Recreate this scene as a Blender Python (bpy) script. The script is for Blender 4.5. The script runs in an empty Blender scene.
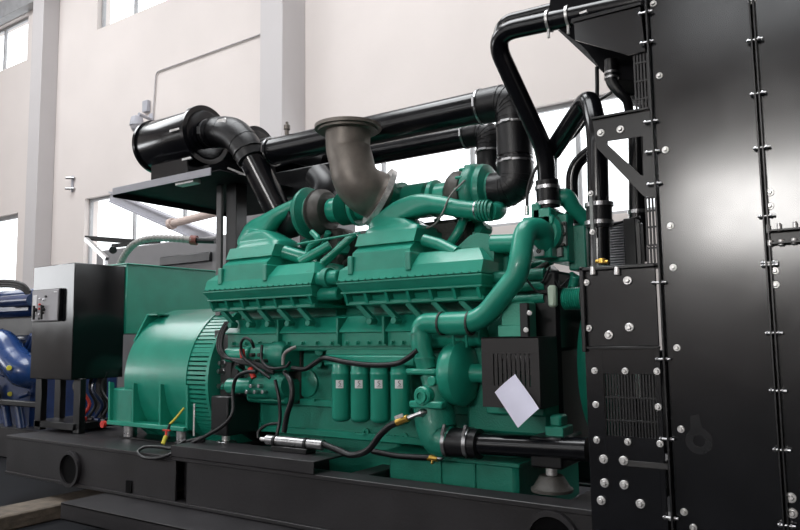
import bpy, bmesh, math, random
from mathutils import Vector, Matrix
random.seed(4)
PI = math.pi
sc = bpy.context.scene
COL = sc.collection

# ------------------------------------------------------------------ camera
FPX, YAW, PITCH, ROLL, CH = 705.1, .5915616, .0993892, -.0139876, 1.4
fw = Vector((-math.sin(YAW)*math.cos(PITCH), math.cos(YAW)*math.cos(PITCH), math.sin(PITCH)))
r0 = fw.cross(Vector((0, 0, 1))).normalized(); u0 = r0.cross(fw)
rt = r0*math.cos(ROLL) + u0*math.sin(ROLL); up = -r0*math.sin(ROLL) + u0*math.cos(ROLL)
cd = bpy.data.cameras.new('camera'); cam = bpy.data.objects.new('camera', cd); COL.objects.link(cam)
cd.sensor_width = 36; cd.lens = FPX/800*36; cd.clip_end = 300
M = Matrix((rt, up, -fw)).transposed().to_4x4(); M.translation = Vector((0, 0, CH))
cam.matrix_world = M
sc.camera = cam


def P(px, py, Y=None, X=None, Z=None):
    d = rt*(px-400)/FPX - up*(py-265)/FPX + fw
    if Y is not None: t = Y/d.y
    elif X is not None: t = X/d.x
    else: t = (Z-CH)/d.z
    return Vector((d.x*t, d.y*t, CH+d.z*t))


# ------------------------------------------------------------------ materials
MATS = {}


def mat(name, col, rough=.45, metal=0., bump=0., bscale=40., var=.12, vscale=6., spec=.5, coat=0., bands=None):
    m = bpy.data.materials.new(name); m.use_nodes = True
    nt = m.node_tree; N = nt.nodes; L = nt.links
    b = N['Principled BSDF']
    b.inputs['Roughness'].default_value = rough; b.inputs['Metallic'].default_value = metal
    b.inputs['Specular IOR Level'].default_value = spec
    b.inputs['Coat Weight'].default_value = coat; b.inputs['Coat Roughness'].default_value = .12
    tc = N.new('ShaderNodeTexCoord')
    no = N.new('ShaderNodeTexNoise'); no.inputs['Scale'].default_value = vscale; no.inputs['Detail'].default_value = 5
    L.new(tc.outputs['Object'], no.inputs['Vector'])
    rp = N.new('ShaderNodeValToRGB')
    rp.color_ramp.elements[0].position = .3; rp.color_ramp.elements[1].position = .72
    rp.color_ramp.elements[0].color = (*[c*(1-var) for c in col], 1)
    rp.color_ramp.elements[1].color = (*[min(1, c*(1+var)) for c in col], 1)
    L.new(no.outputs['Fac'], rp.inputs['Fac']); L.new(rp.outputs['Color'], b.inputs['Base Color'])
    mr = N.new('ShaderNodeMapRange'); mr.inputs['To Min'].default_value = max(.02, rough-.06); mr.inputs['To Max'].default_value = min(1, rough+.08)
    L.new(no.outputs['Fac'], mr.inputs['Value']); L.new(mr.outputs['Result'], b.inputs['Roughness'])
    if bump:
        n2 = N.new('ShaderNodeTexNoise'); n2.inputs['Scale'].default_value = bscale; n2.inputs['Detail'].default_value = 3
        L.new(tc.outputs['Object'], n2.inputs['Vector'])
        bp = N.new('ShaderNodeBump'); bp.inputs['Strength'].default_value = bump; bp.inputs['Distance'].default_value = .01
        L.new(n2.outputs['Fac'], bp.inputs['Height']); L.new(bp.outputs['Normal'], b.inputs['Normal'])
    MATS[name] = m
    return m


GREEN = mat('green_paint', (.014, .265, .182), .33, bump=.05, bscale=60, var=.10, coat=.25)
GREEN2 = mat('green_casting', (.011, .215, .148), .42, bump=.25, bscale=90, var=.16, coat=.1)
BLACK = mat('black_paint', (.0045, .0048, .006), .34, var=.2, bump=.03, spec=.5)
PANEL = mat('black_panel_paint', (.004, .0044, .0062), .165, var=.25, vscale=3, spec=.75)
SATIN = mat('satin_black_pipe', (.004, .0043, .006), .18, var=.2, spec=.55)
RUBBER = mat('black_rubber', (.0045, .0045, .006), .36, var=.2, bump=.15, bscale=120)
SKID = mat('skid_black', (.0135, .0122, .014), .45, var=.3, bump=.08, bscale=50, vscale=4)
STEEL = mat('bright_steel', (.50, .50, .51), .28, 1., var=.15, vscale=30)
ZINC = mat('zinc_bolt', (.72, .71, .70), .35, .75, var=.2, vscale=50)
CAST = mat('cast_iron_exhaust', (.20, .178, .158), .42, .5, var=.22, vscale=9, bump=.15, bscale=110)
TURBINE = mat('turbine_iron', (.07, .066, .06), .5, .3, var=.25, vscale=15, bump=.15, bscale=120)
BRASS = mat('brass', (.72, .45, .10), .32, .9, var=.15, vscale=60)
RED = mat('red_cap', (.55, .03, .02), .45)
YEL = mat('yellow_green_wire', (.55, .5, .05), .5)
WHITE = mat('white_label', (.74, .74, .76), .6, var=.04)
PAPER = mat('paper_sheet', (.78, .77, .93), .7, var=.03, vscale=12)
INK = mat('dark_ink', (.012, .012, .014), .5)
HOLE = mat('hole_shade', (.002, .002, .0025), .8, spec=.1)  # near-black in place of the shade inside openings
GREY = mat('grey_instrument_plate', (.30, .29, .31), .45, var=.08)
WALL = mat('painted_wall', (.64, .585, .56), .85, var=.035, vscale=.7, bump=.08, bscale=25, spec=.2)
COLM = mat('painted_column', (.49, .465, .465), .85, var=.03, vscale=.9, spec=.2)  # darker than the wall in place of shade on the side faces
FLOORM = mat('dark_floor', (.006, .0065, .0085), .8, var=.35, vscale=1.5, bump=.05, spec=.15)
CEIL = mat('ceiling_sheet', (.40, .38, .37), .8, var=.05)
FRAMEW = mat('window_frame_grey', (.35, .35, .36), .5)
WOOD = mat('old_timber', (.10, .078, .058), .75, var=.35, vscale=14, bump=.4, bscale=30)
BLUE = mat('blue_paint', (.005, .022, .09), .3, var=.2, coat=.3, bump=.1)
GREYM = mat('grey_enclosure_paint', (.17, .165, .17), .5, var=.06)
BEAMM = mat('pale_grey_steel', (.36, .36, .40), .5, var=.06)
TAN = mat('tan_render', (.55, .43, .34), .8, var=.06)
FLEX = mat('galvanised_flex', (.26, .25, .24), .5, .2, var=.2, vscale=40)
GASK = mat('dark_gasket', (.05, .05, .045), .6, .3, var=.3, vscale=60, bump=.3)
PALE = mat('pale_green_plastic', (.50, .62, .50), .5)
SMUDGE = mat('dusty_smudge', (.035, .034, .034), .6)
GRP = mat('grey_plate', (.20, .215, .21), .4, .4, var=.15, vscale=30)

g = bpy.data.materials.new('window_glass'); g.use_nodes = True
nt = g.node_tree; nt.nodes.clear()
o_ = nt.nodes.new('ShaderNodeOutputMaterial'); mx = nt.nodes.new('ShaderNodeMixShader'); tr = nt.nodes.new('ShaderNodeBsdfTransparent'); gl = nt.nodes.new('ShaderNodeBsdfGlossy')
gl.inputs['Roughness'].default_value = .03; mx.inputs[0].default_value = .06
nt.links.new(tr.outputs[0], mx.inputs[1]); nt.links.new(gl.outputs[0], mx.inputs[2]); nt.links.new(mx.outputs[0], o_.inputs[0])
GLASS = g


# ------------------------------------------------------------------ mesh helpers
def V(*a): return Vector(a)


def fil(pts, rad, n=7):
    pts = [Vector(p) for p in pts]; out = [pts[0]]
    for i in range(1, len(pts)-1):
        a, b, c = pts[i-1], pts[i], pts[i+1]
        r_ = min(rad, (a-b).length*.48, (c-b).length*.48)
        s = b+(a-b).normalized()*r_; e = b+(c-b).normalized()*r_
        for k in range(n+1):
            t = k/n; out.append(s*(1-t)**2+b*2*t*(1-t)+e*t*t)
    out.append(pts[-1]); return out


def cr(pts, n=8):
    pts = [Vector(p) for p in pts]; q = [pts[0]*2-pts[1]]+pts+[pts[-1]*2-pts[-2]]; out = []
    for i in range(1, len(q)-2):
        a, b, c, d = q[i-1], q[i], q[i+1], q[i+2]
        for k in range(n):
            t = k/n
            out.append(.5*((2*b)+(c-a)*t+(2*a-5*b+4*c-d)*t*t+(3*b-a-3*c+d)*t**3))
    out.append(pts[-1]); return out


class MB:
    def __init__(s): s.v = []; s.f = []

    def add(s, vs, fs):
        k = len(s.v); s.v += [Vector(v) for v in vs]; s.f += [tuple(i+k for i in f) for f in fs]; return s

    def box(s, x0, x1, y0, y1, z0, z1, bev=.006):
        x0, x1 = min(x0, x1), max(x0, x1); y0, y1 = min(y0, y1), max(y0, y1); z0, z1 = min(z0, z1), max(z0, z1)
        b = min(bev, (x1-x0)*.3, (y1-y0)*.3, (z1-z0)*.3)
        if b <= 0.0004:
            vs = [(x, y, z) for x in (x0, x1) for y in (y0, y1) for z in (z0, z1)]
            return s.add(vs, [(0, 1, 3, 2), (4, 6, 7, 5), (0, 4, 5, 1), (2, 3, 7, 6), (0, 2, 6, 4), (1, 5, 7, 3)])
        bm = bmesh.new()
        bmesh.ops.create_cube(bm, size=1)
        for v in bm.verts: v.co = V((x0+x1)/2+v.co.x*(x1-x0), (y0+y1)/2+v.co.y*(y1-y0), (z0+z1)/2+v.co.z*(z1-z0))
        bmesh.ops.bevel(bm, geom=bm.edges[:], offset=b, segments=1, affect='EDGES')
        bm.verts.ensure_lookup_table(); bm.verts.index_update()
        s.add([v.co.copy() for v in bm.verts], [[v.index for v in f.verts] for f in bm.faces]); bm.free(); return s

    def loft(s, secs, cap=True):
        n = len(secs[0]); k = len(s.v)
        for q in secs: s.v += [Vector(p) for p in q]
        for i in range(len(secs)-1):
            for j in range(n):
                a = k+i*n+j; b = k+i*n+(j+1) % n
                s.f.append((a, b, b+n, a+n))
        if cap:
            s.f.append(tuple(range(k+n-1, k-1, -1))); e = k+(len(secs)-1)*n; s.f.append(tuple(range(e, e+n)))
        return s

    def tube(s, path, r, seg=16, cap=True):
        path = [Vector(p) for p in path]; n = len(path)
        rr = r if isinstance(r, (list, tuple)) else [r]*n
        if len(rr) != n: rr = [rr[0]+(rr[-1]-rr[0])*i/(n-1) for i in range(n)] if len(rr) == 2 else [rr[min(len(rr)-1, int(i/(n-1)*(len(rr)-1)))]+(rr[min(len(rr)-1, int(i/(n-1)*(len(rr)-1))+1)]-rr[min(len(rr)-1, int(i/(n-1)*(len(rr)-1)))])*((i/(n-1)*(len(rr)-1)) % 1) for i in range(n)]
        T = []
        for i in range(n):
            t = path[min(i+1, n-1)]-path[max(i-1, 0)]; T.append(t.normalized())
        a = T[0].cross(V(0, 0, 1))
        if a.length < .05: a = T[0].cross(V(0, 1, 0))
        a.normalize(); secs = []
        for i in range(n):
            a = (a-T[i]*a.dot(T[i])).normalized(); b = T[i].cross(a)
            secs.append([path[i]+(a*math.cos(2*PI*j/seg)+b*math.sin(2*PI*j/seg))*rr[i] for j in range(seg)])
        return s.loft(secs, cap)

    def lathe(s, p0, d, prof, seg=32, cap=True):
        p0 = Vector(p0); d = Vector(d).normalized()
        a = d.cross(V(0, 0, 1))
        if a.length < .05: a = d.cross(V(0, 1, 0))
        a.normalize(); b = d.cross(a)
        return s.loft([[p0+d*t+(a*math.cos(2*PI*j/seg)+b*math.sin(2*PI*j/seg))*r_ for j in range(seg)] for t, r_ in prof], cap)

    def cyl(s, p0, p1, r_, seg=20, bev=.15):
        p0 = Vector(p0); p1 = Vector(p1); L = (p1-p0).length; b = min(r_*bev, L*.3)
        return s.lathe(p0, p1-p0, [(0, r_-b), (b, r_), (L-b, r_), (L, r_-b)], seg)

    def ring(s, c, d, ri, ro, w, seg=32):
        d = Vector(d).normalized(); c = Vector(c)-d*w/2
        pr = [(0, ri), (0, ro), (w, ro), (w, ri)]
        a = d.cross(V(0, 0, 1))
        if a.length < .05: a = d.cross(V(0, 1, 0))
        a.normalize(); b = d.cross(a); k = len(s.v)
        for j in range(seg):
            e = a*math.cos(2*PI*j/seg)+b*math.sin(2*PI*j/seg)
            for t, r_ in pr: s.v.append(c+d*t+e*r_)
        for j in range(seg):
            j2 = (j+1) % seg
            for q in range(4): s.f.append((k+j*4+q, k+j*4+(q+1) % 4, k+j2*4+(q+1) % 4, k+j2*4+q))
        return s

    def prism(s, pts, off):
        pts = [Vector(p) for p in pts]; off = Vector(off)
        return s.loft([pts, [p+off for p in pts]])

    def bar(s, p0, p1, w, h, upv=(0, 0, 1)):
        p0 = Vector(p0); p1 = Vector(p1); d = (p1-p0).normalized(); a = d.cross(Vector(upv)).normalized(); b = a.cross(d)
        q = lambda p: [p+a*w/2+b*h/2, p-a*w/2+b*h/2, p-a*w/2-b*h/2, p+a*w/2-b*h/2]
        return s.loft([q(p0), q(p1)])

    def hexbolt(s, c, d, r_, h=.012, washer=True):
        c = Vector(c); d = Vector(d).normalized()
        if washer: s.lathe(c, d, [(0, r_*1.35), (h*.3, r_*1.35), (h*.32, r_*1.2)], 20)
        s.lathe(c+d*h*.3, d, [(0, r_), (h*.8, r_), (h, r_*.8)], 6)
        return s

    def obj(s, name, m, parent=None, label=None, ang=38, kind=None, cat=None, group=None):
        bb0 = V(*[min(v[i] for v in s.v) for i in range(3)]); bb1 = V(*[max(v[i] for v in s.v) for i in range(3)])
        c = (bb0+bb1)/2
        if parent is None: c.z = bb0.z
        me = bpy.data.meshes.new(name)
        me.from_pydata([v-c for v in s.v], [], s.f)
        bm = bmesh.new(); bm.from_mesh(me); bmesh.ops.recalc_face_normals(bm, faces=bm.faces[:]); bm.to_mesh(me); bm.free()
        me.materials.append(m)
        for p in me.polygons: p.use_smooth = True
        me.set_sharp_from_angle(angle=math.radians(ang))
        o = bpy.data.objects.new(name, me); COL.objects.link(o)
        wo = V(0, 0, 0); q = parent
        while q is not None: wo += q.location; q = q.parent
        o.location = c-wo
        if parent is not None: o.parent = parent
        tag(o, label, cat, group, kind)
        return o


def tag(o, label=None, cat=None, group=None, kind=None):
    if label: o['label'] = label
    if cat: o['category'] = cat
    if group: o['group'] = group
    if kind: o['kind'] = kind
    return o


def thing(name, loc, label, cat, group=None):
    o = bpy.data.objects.new(name, None); COL.objects.link(o); o.location = loc; o.empty_display_size = .1
    return tag(o, label, cat, group)


def struct(name, mb, m, ang=38, parent=None):
    return mb.obj(name, m, parent, kind=None if parent else 'structure', ang=ang)


def rrect(c, a, b, wa, wb, n=24, e=4.):
    """rounded rectangle cross section (superellipse) centre c, axes a, b, half sizes wa, wb"""
    out = []
    for j in range(n):
        t = 2*PI*(j+.5)/n; ct, st = math.cos(t), math.sin(t)
        out.append(Vector(c)+Vector(a)*wa*math.copysign(abs(ct)**(2/e), ct)+Vector(b)*wb*math.copysign(abs(st)**(2/e), st))
    return out


EX, EY, EZ = V(1, 0, 0), V(0, 1, 0), V(0, 0, 1)
WY = 9.5

# ================================================================== SETTING
struct('floor', MB().box(-24, 12, -12, WY, -.2, 0, 0), FLOORM)
# back wall with openings: upper windows z 8.75-10.1, band window z 3.15-4.72
wins_up = [(-24, -18.2), (-15.06, -9.9), (-8.0, -1), (1, 8)]
cL = (-18.30, -16.75, -17.9)
wl = MB()
ZB0, ZB1, ZU0, ZU1, ZT = 3.0, 4.72, 8.80, 10.1, 12.
T = .35
wl.box(-24, 12, WY, WY+T, 0, 1.5, 0)
XJ = P(85, 200, Y=WY).x
XW = P(17, 240, Y=WY).x
wl.box(XW, XJ, WY, WY+T, 1.5, ZB1, 0)
wl.box(XJ, 12, WY, WY+T, 1.5, ZB0, 0)
wl.box(-24, 12, WY, WY+T, ZB1, ZU0, 0)
wl.box(-24, 12, WY, WY+T, ZU1, ZT, 0)
xs = [-24]+[q for w in wins_up for q in w]+[12]
for a, b in zip(xs[0::2], xs[1::2]):
    if b-a > .05: wl.box(a, b, WY, WY+T, ZU0, ZU1, 0)
struct('wall_back', wl, WALL)
# wall columns
struct('trim_1', MB().box(P(57, 90, Y=WY).x-.5, P(57, 90, Y=WY).x, WY-.42, WY, 0, ZT, .01), COLM)
xc = P(305.5, 95, Y=WY).x
struct('trim_2', MB().box(xc-.55, xc, WY-.62, WY, 0, ZT, .01), COLM)
struct('trim_3', MB().box(xc+7.9, xc+8.45, WY-.62, WY, 0, ZT, .01), COLM)
struct('trim_4', MB().box(-24, 12, WY-.25, WY, ZU1+.02, ZU1+.5, .01), FRAMEW)      # grey eaves beam above the upper windows


def window(n, x0, x1, z0, z1, nm, fr=.07, hz=()):
    m = MB()
    y0, y1 = WY+.12, WY+.19
    m.box(x0, x1, y0, y1, z0, z0+fr, .004).box(x0, x1, y0, y1, z1-fr, z1, .004)
    for i in range(nm+1):
        x = x0+(x1-x0)*i/nm; w = fr/2 if 0 < i < nm else fr
        xa = max(x0, x-w); xb = min(x1, x+w); m.box(xa, xb, y0, y1, z0+fr, z1-fr, .004)
    for z in hz: m.box(x0, x1, y0+.01, y1-.01, z-fr/2, z+fr/2, .004)
    o = struct('window_%d' % n, m, FRAMEW)
    MB().box(x0+fr*.5, x1-fr*.5, WY+.15, WY+.156, z0+fr*.5, z1-fr*.5, 0).obj('pane', GLASS, o)
    return o


window(1, -24, -18.2, ZU0, ZU1, 4)
window(2, -15.06, -9.9, ZU0, ZU1, 4)
window(3, -8, -1, ZU0, ZU1, 5)
window(4, 1, 8, ZU0, ZU1, 5)
window(5, XJ, 12, ZB0, ZB1, 16, .06)
window(6, -24, XW, 1.5, ZB1, 3, .1)
struct('wall_left', MB().box(-24.3, -24, -12, -10, 0, ZT, 0).box(-24.3, -24, -3, WY+T, 0, ZT, 0).box(-24.3, -24, -10, -3, 0, 2.3, 0).box(-24.3, -24, -10, -3, 4.9, ZT, 0), WALL)
wm = MB()
for i in range(5): wm.box(-24.2, -24.1, -10+i*1.75-.05, -10+i*1.75+.05, 2.3, 4.9, 0)
struct('window_11', wm, FRAMEW)  # unseen left-wall window, added for the reflection on the cabinet front
struct('wall_right', MB().box(12, 12.3, -12, WY+T, 0, ZT, 0), WALL)
wf = MB()
FW = [(-22, -15), (-13, -6.5), (-3.7, -.1), (3.6, 9)]
wf.box(-24, 12, -12.3, -12, 0, 3.45, 0).box(-24, 12, -12.3, -12, 5.25, 8.8, 0).box(-24, 12, -12.3, -12, 10.1, ZT, 0)
xs = [-24]+[q for w in FW for q in w]+[12]
for a, b in zip(xs[0::2], xs[1::2]): wf.box(a, b, -12.3, -12, 3.45, 5.25, 0).box(a, b, -12.3, -12, 8.8, 10.1, 0)
struct('wall_front', wf, WALL)
for k, (a, b) in enumerate(FW):
    m = MB()
    for i in range(5):
        x = a+(b-a)*i/4; m.box(max(a, x-.05), min(b, x+.05), -12.2, -12.1, 3.45, 5.25, 0).box(max(a, x-.05), min(b, x+.05), -12.2, -12.1, 8.8, 10.1, 0)
    for z in (3.5, 5.2, 8.85, 10.05): m.box(a, b, -12.19, -12.11, z-.05, z+.05, 0)
    o = struct('window_%d' % (7+k), m, FRAMEW)
cl = MB(); SK = [(-19, -12), (-8.5, -.5)]
cl.box(-24, 12, -12, -1, ZT, ZT+.2, 0).box(-24, 12, 6.5, WY+T, ZT, ZT+.2, 0)
xs = [-24]+[q for w in SK for q in w]+[12]
for a, b in zip(xs[0::2], xs[1::2]): cl.box(a, b, -1, 6.5, ZT, ZT+.2, 0)
struct('ceiling', cl, CEIL)

# ------------------------------------------------------------------ things on and behind the back wall
jb = thing('junction_box', P(148, 114, Y=WY), 'small grey junction box on the wall feeding a conduit that runs up to the right', 'junction box')
p = P(148, 107, Y=WY)
MB().box(p.x-.09, p.x+.09, WY-.09, WY-.002, p.z-.13, p.z+.13, .01).obj('box_body', BEAMM, jb)
MB().tube(fil([P(152.5, 120, Y=WY-.03), P(156, 72, Y=WY-.03), P(261, 34, Y=WY-.03)], .12), .016, 10).obj('conduit', mat('conduit_paint', (.42, .40, .40), .7), jb)
sc_ = thing('security_camera', P(152, 120, Y=WY), 'white dome camera on a wall arm beside the junction box', 'camera')
MB().tube([P(152, 120, Y=WY-.02), P(139, 114, Y=WY-.45)], .035, 10).box(P(152, 118, Y=WY).x-.06, P(152, 118, Y=WY).x+.08, WY-.05, WY-.002, P(152, 124, Y=WY).z, P(152, 114, Y=WY).z, .01).obj('wall_arm', BEAMM, sc_)
q = P(137, 118, Y=WY-.45)
MB().lathe(q+V(0, 0, .05), -EZ, [(0, .05), (.04, .12), (.2, .15), (.22, .15)], 24).obj('housing', BEAMM, sc_)
MB().lathe(q+V(0, 0, -.17), -EZ, [(0, .13), (.06, .125), (.12, .085), (.15, .02)], 24).obj('dome', GREY, sc_)
wb = thing('wall_bracket', P(73, 186, Y=WY), 'small steel pipe bracket alone on the wall right of the left column', 'bracket')
q = P(73, 184, Y=WY)
MB().box(q.x-.04, q.x+.04, WY-.03, WY-.002, q.z-.2, q.z+.2, .008).obj('back_plate', BEAMM, wb)
for dz in (-.13, .13): MB().cyl(q+V(-.05, -.16, dz), q+V(.1, -.02, dz), .035, 12).obj('clamp', STEEL, wb)

# outside / behind: steel beams seen through the band window, tan building
bd = thing('building', P(560, 215, Y=30)*1, 'tan building with a low flat top standing outside the window', 'building')
bd.location = (4, 30, 0)
MB().box(-24, 34, 30, 36, 0, 5.6, 0).obj('facade', TAN, bd)
MB().box(-24.2, 34.2, 29.8, 36, 5.6, 5.9, 0).obj('roof_edge', BEAMM, bd)
a, b = P(112, 197, Y=9.1), P(226, 246, Y=8.2)
MB().bar(a, b, .08, .16).bar(a+V(0, 0, .10), b+V(0, 0, .10), .16, .03).bar(a-V(0, 0, .10), b-V(0, 0, .10), .16, .03).obj('steel_beam', BEAMM, None, 'pale grey steel beam sloping down to the right in front of the window', cat='beam')
a, b = P(171, 224, Y=8.1), P(238, 207, Y=8.1)
MB().tube([a, b], .07, 14).lathe(a, b-a, [(-.03, .1), (.06, .1)], 16).obj('round_pipe', mat('pinkish_pipe', (.50, .40, .36), .6), None, 'pinkish round pipe crossing in front of the window below the shelf', cat='pipe')
# grey enclosure behind the alternator
ge = thing('grey_enclosure', (-8.3, 7.2, 0), 'grey steel machine enclosure standing behind the green alternator', 'enclosure')
gx0, gx1 = P(96, 256, Y=6.8).x, P(300, 250, Y=6.8).x
MB().box(gx0, gx1, 6.8, 8.2, 0, P(150, 244, Y=6.8).z, .02).obj('enclosure_body', GREYM, ge)
MB().box(P(235, 200, Y=6.8).x, P(300, 200, Y=6.8).x, 6.9, 8.0, P(150, 244, Y=6.8).z, P(250, 196, Y=6.8).z, .02).obj('tall_section', GREYM, ge)
MB().box(P(160, 256, Y=6.75).x, P(210, 256, Y=6.75).x, 6.74, 6.8, P(180, 264, Y=6.75).z, P(180, 255, Y=6.75).z, .01).obj('vent_box', BLACK, ge)
fh = thing('flexible_hose', P(122, 262, Y=4.7), 'ribbed grey metal flexible hose arching above the green alternator box', 'hose')
path = cr([P(119, 266, Y=4.6), P(126, 253, Y=4.6), P(136, 243, Y=4.6), P(152, 238.5, Y=4.7), P(172, 238.5, Y=4.8), P(193, 240, Y=4.9)], 14)
rr = [.036+.004*math.sin(i*2.2) for i in range(len(path))]
MB().tube(path, rr, 14).obj('hose_body', FLEX, fh)
MB().tube([P(191, 240, Y=4.9), P(197, 240.5, Y=4.93)], .052, 14).obj('red_coupling', mat('dull_red_coupling', (.16, .04, .03), .5), fh, 'dull red coupling')
MB().tube([P(197, 240.5, Y=4.93), P(215, 241, Y=5.0)], .03, 12).obj('pipe_end', BLACK, fh)
bf = thing('black_bracket_frame', P(86, 240, Y=5.4), 'black frame bars with a bright steel strut above the control cabinet', 'frame')
MB().bar(P(85, 238, Y=5.4), P(140, 242, Y=5.9), .05, .06).bar(P(112, 246, Y=5.6), P(160, 241, Y=5.8), .03, .05).obj('frame_bar', BLACK, bf)
MB().bar(P(86, 239, Y=5.35), P(107, 259, Y=5.35), .05, .05).bar(P(105.5, 258, Y=5.35), P(105.5, 268, Y=5.35), .04, .04).obj('strut', STEEL, bf)
MB().cyl(P(113, 250, Y=5.5), P(113, 250, Y=5.58), .05, 16).obj('round_boss', BLACK, bf)

# ================================================================== SKID
BY = 3.3
sk = thing('skid_frame', (-2.7, 4.35, .243), 'long black steel skid frame under the alternator, engine and radiator', 'frame')
x0, x1 = -6.42, 1.0
xa, xb = P(174, 480, Y=BY).x, P(185, 480, Y=BY).x
m = MB()
m.box(x0, x1, BY, BY+.16, .548, .575, .004).box(x0, x1, BY, BY+.16, .243, .268, .004)
m.box(x0, xa, BY+.012, BY+.03, .268, .548, .002).box(xb, x1, BY+.012, BY+.03, .268, .548, .002).box(xa-.02, xb+.02, BY+.10, BY+.115, .268, .548, .001)
m.obj('near_beam', SKID, sk)
MB().box(x0, x1, 5.3, 5.46, .548, .575, .004).box(x0, x1, 5.3, 5.46, .243, .268, .004).box(x0, x1, 5.42, 5.44, .268, .548, .002).obj('far_beam', SKID, sk)
for x in (-6.3, -4.95, -4.4, -3.35, -2.75, -1.3, -.2, .8):
    MB().box(x-.07, x+.07, BY+.13, 5.42, .30, .54, .004).obj('cross_member', SKID, sk)
MB().box(x0, -4.1, BY+.16, 5.3, .545, .572, .002).obj('deck_plate', SKID, sk)
# raised edge channel on the near beam
xa2, xb2 = P(171, 455, Y=BY).x, P(314, 480, Y=BY).x
MB().box(xa2, xb2, BY-.005, BY+.30, .640, .652, .003).box(xa2, xb2, BY-.005, BY+.010, .577, .645, .003).obj('edge_channel', SKID, sk)
for pxc, pyc in ((70, 469), (552, 528)):
    c = P(pxc, pyc, Y=BY); c.z = min(c.z, .41)
    m = MB().ring(c+V(0, -.005, 0), EY, .115, .14, .03, 36)
    o = m.obj('lifting_ring', SKID, sk)
    MB().lathe(c+V(0, .0, 0), EY, [(0, .115), (.008, .115)], 28).obj('ring_shade', HOLE, o)  # black disc painted as the shaded inside of the ring
c = P(128, 488, Y=BY); MB().box(c.x-.035, c.x+.035, BY+.002, BY+.016, .27, .36, .003).obj('slot_hole', HOLE, sk)  # black block for the dark of the slot
# channel under the skid + timbers
c = P(61, 494, Z=.243)
chy = 2.95
ch = MB(); xL = P(61, 494, Y=chy).x
MB().box(xL, 2.2, chy, BY+.25, .225, .240, .003).box(xL, 2.2, chy, chy+.018, .12, .238, .003).box(xL, 2.2, chy, chy+.2, .12, .133, .002).obj('steel_channel', SKID, None, 'dark steel channel beam lying along the front under the skid frame', cat='beam')
for i, (px, py, lab) in enumerate(((30, 505, 'weathered timber beam on the floor at the left end of the skid'),)):
    q = P(px, py, Z=.12)
    m = MB().box(q.x-.17, q.x+.17, 1.6, 5.7, 0, .118, .012)
    m.obj('timber_beam', WOOD, None, lab, cat='timber')
for x in (-2.6, .3):
    MB().box(x-.13, x+.13, 2.6, 5.7, 0, .118, .012).obj('timber_beam', WOOD, None, 'timber beam crossing under the middle of the skid' if x < 0 else 'timber beam crossing under the radiator end of the skid', cat='timber')

# ================================================================== ALTERNATOR
AC = V(0, 4.3, 1.06); AR = .60
al = thing('alternator', (-5., 4.3, .575), 'large green alternator with a round ribbed body and slotted end ring', 'alternator')
XR0, XR1 = -4.52, -4.22
XA0 = 5.95-5.33
MB().lathe((-5.95, AC.y, AC.z), EX, [(.2, .1), (.3, .15), (XA0-.012, .18), (XA0-.01, AR-.12), (XA0, AR-.02), (XA0+.015, AR), (5.95+XR0-.02, AR)], 72).obj('stator_barrel', GREEN, al)
# slotted ring
rg = MB()
rg.ring((XR0+.015, AC.y, AC.z), EX, .3, AR+.03, .03, 72).ring((XR1-.015, AC.y, AC.z), EX, .3, AR+.045, .03, 72)
for k in range(108):
    a = 2*PI*k/108
    w = .040 if k % 18 == 11 else .024
    e = V(0, math.cos(a), math.sin(a)); tn = V(0, -math.sin(a), math.cos(a)); c0 = V(0, AC.y, AC.z)+e*(AR+.002)
    q = lambda X: [V(X, 0, 0)+c0+e*.02+tn*w/2, V(X, 0, 0)+c0+e*.02-tn*w/2, V(X, 0, 0)+c0-e*.03-tn*w/2, V(X, 0, 0)+c0-e*.03+tn*w/2]
    rg.loft([q(XR0+.02), q(XR1-.02)])
rg.obj('slotted_end_ring', GREEN, al)
MB().lathe((XR0+.02, AC.y, AC.z), EX, [(0, .50), (-XR0+XR1-.04, .50)], 48).obj('inner_drum', GASK, al)
# ribs under barrel, foot plate
fz = .70
MB().box(P(107, 400, Y=3.66).x, -4.50, 3.66, 3.86, fz-.02, fz+.015, .005).obj('foot_plate', GREEN, al)
MB().box(-5.40, -4.52, 4.74, 4.94, fz-.02, fz+.015, .005).obj('foot_plate', GREEN, al)
for x in [P(px_, 400, Y=3.67).x for px_ in (108.5, 132, 159, 186)]:
    rb = MB()
    pts = [V(x, 3.68, fz+.015)]
    for k in range(13):
        a = PI+.05+(.95)*k/12; pts.append(V(x, AC.y+math.cos(a)*(AR-.004), AC.z+math.sin(a)*(AR-.004)))
    pts = [V(x, 3.67, fz+.01), V(x, 3.665, AC.z-.02)]+pts[1:]
    rb.prism(pts, (.022, 0, 0)).obj('rib', GREEN, al)
for x in (-5.30, -4.62):
    MB().cyl((x, 3.76, .575), (x, 3.76, .68), .055, 20).obj('foot_mount', STEEL, al)
MB().box(-5.4, -4.5, 3.72, 4.9, .45, .58, .004).obj('under_tray', BLACK, al)
# terminal box behind
tx = P(127, 264, Y=4.12).x
tz = P(127, 264, Y=4.12).z
tb = MB().box(-7.0, tx, 4.12, 5.3, 1.45, tz, .008).obj('terminal_box', GREEN, al)
MB().box(-7.0, tx+.012, 4.11, 5.31, tz-.003, tz+.010, .003).obj('box_lid', GREEN, tb)
# lifting eye on barrel
e = P(148, 325, Y=3.9)
tp = P(147, 314, Y=3.92); MB().prism([tp, tp+V(0, .10, .02), tp+V(0, .10, -.12), V(tp.x, 3.80, 1.40), V(tp.x, 3.785, 1.38)], (.02, 0, 0)).box(tp.x, tp.x+.14, 3.92, 4.05, tp.z-.015, tp.z, .003).obj('lifting_tab', GREEN, al)
MB().box(P(108, 400, Y=3.70).x, -5.2, 3.70, 4.9, .70, .98, .01).obj('end_bracket', GREEN2, al)
lb = P(197, 320, Y=4.0)

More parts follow.
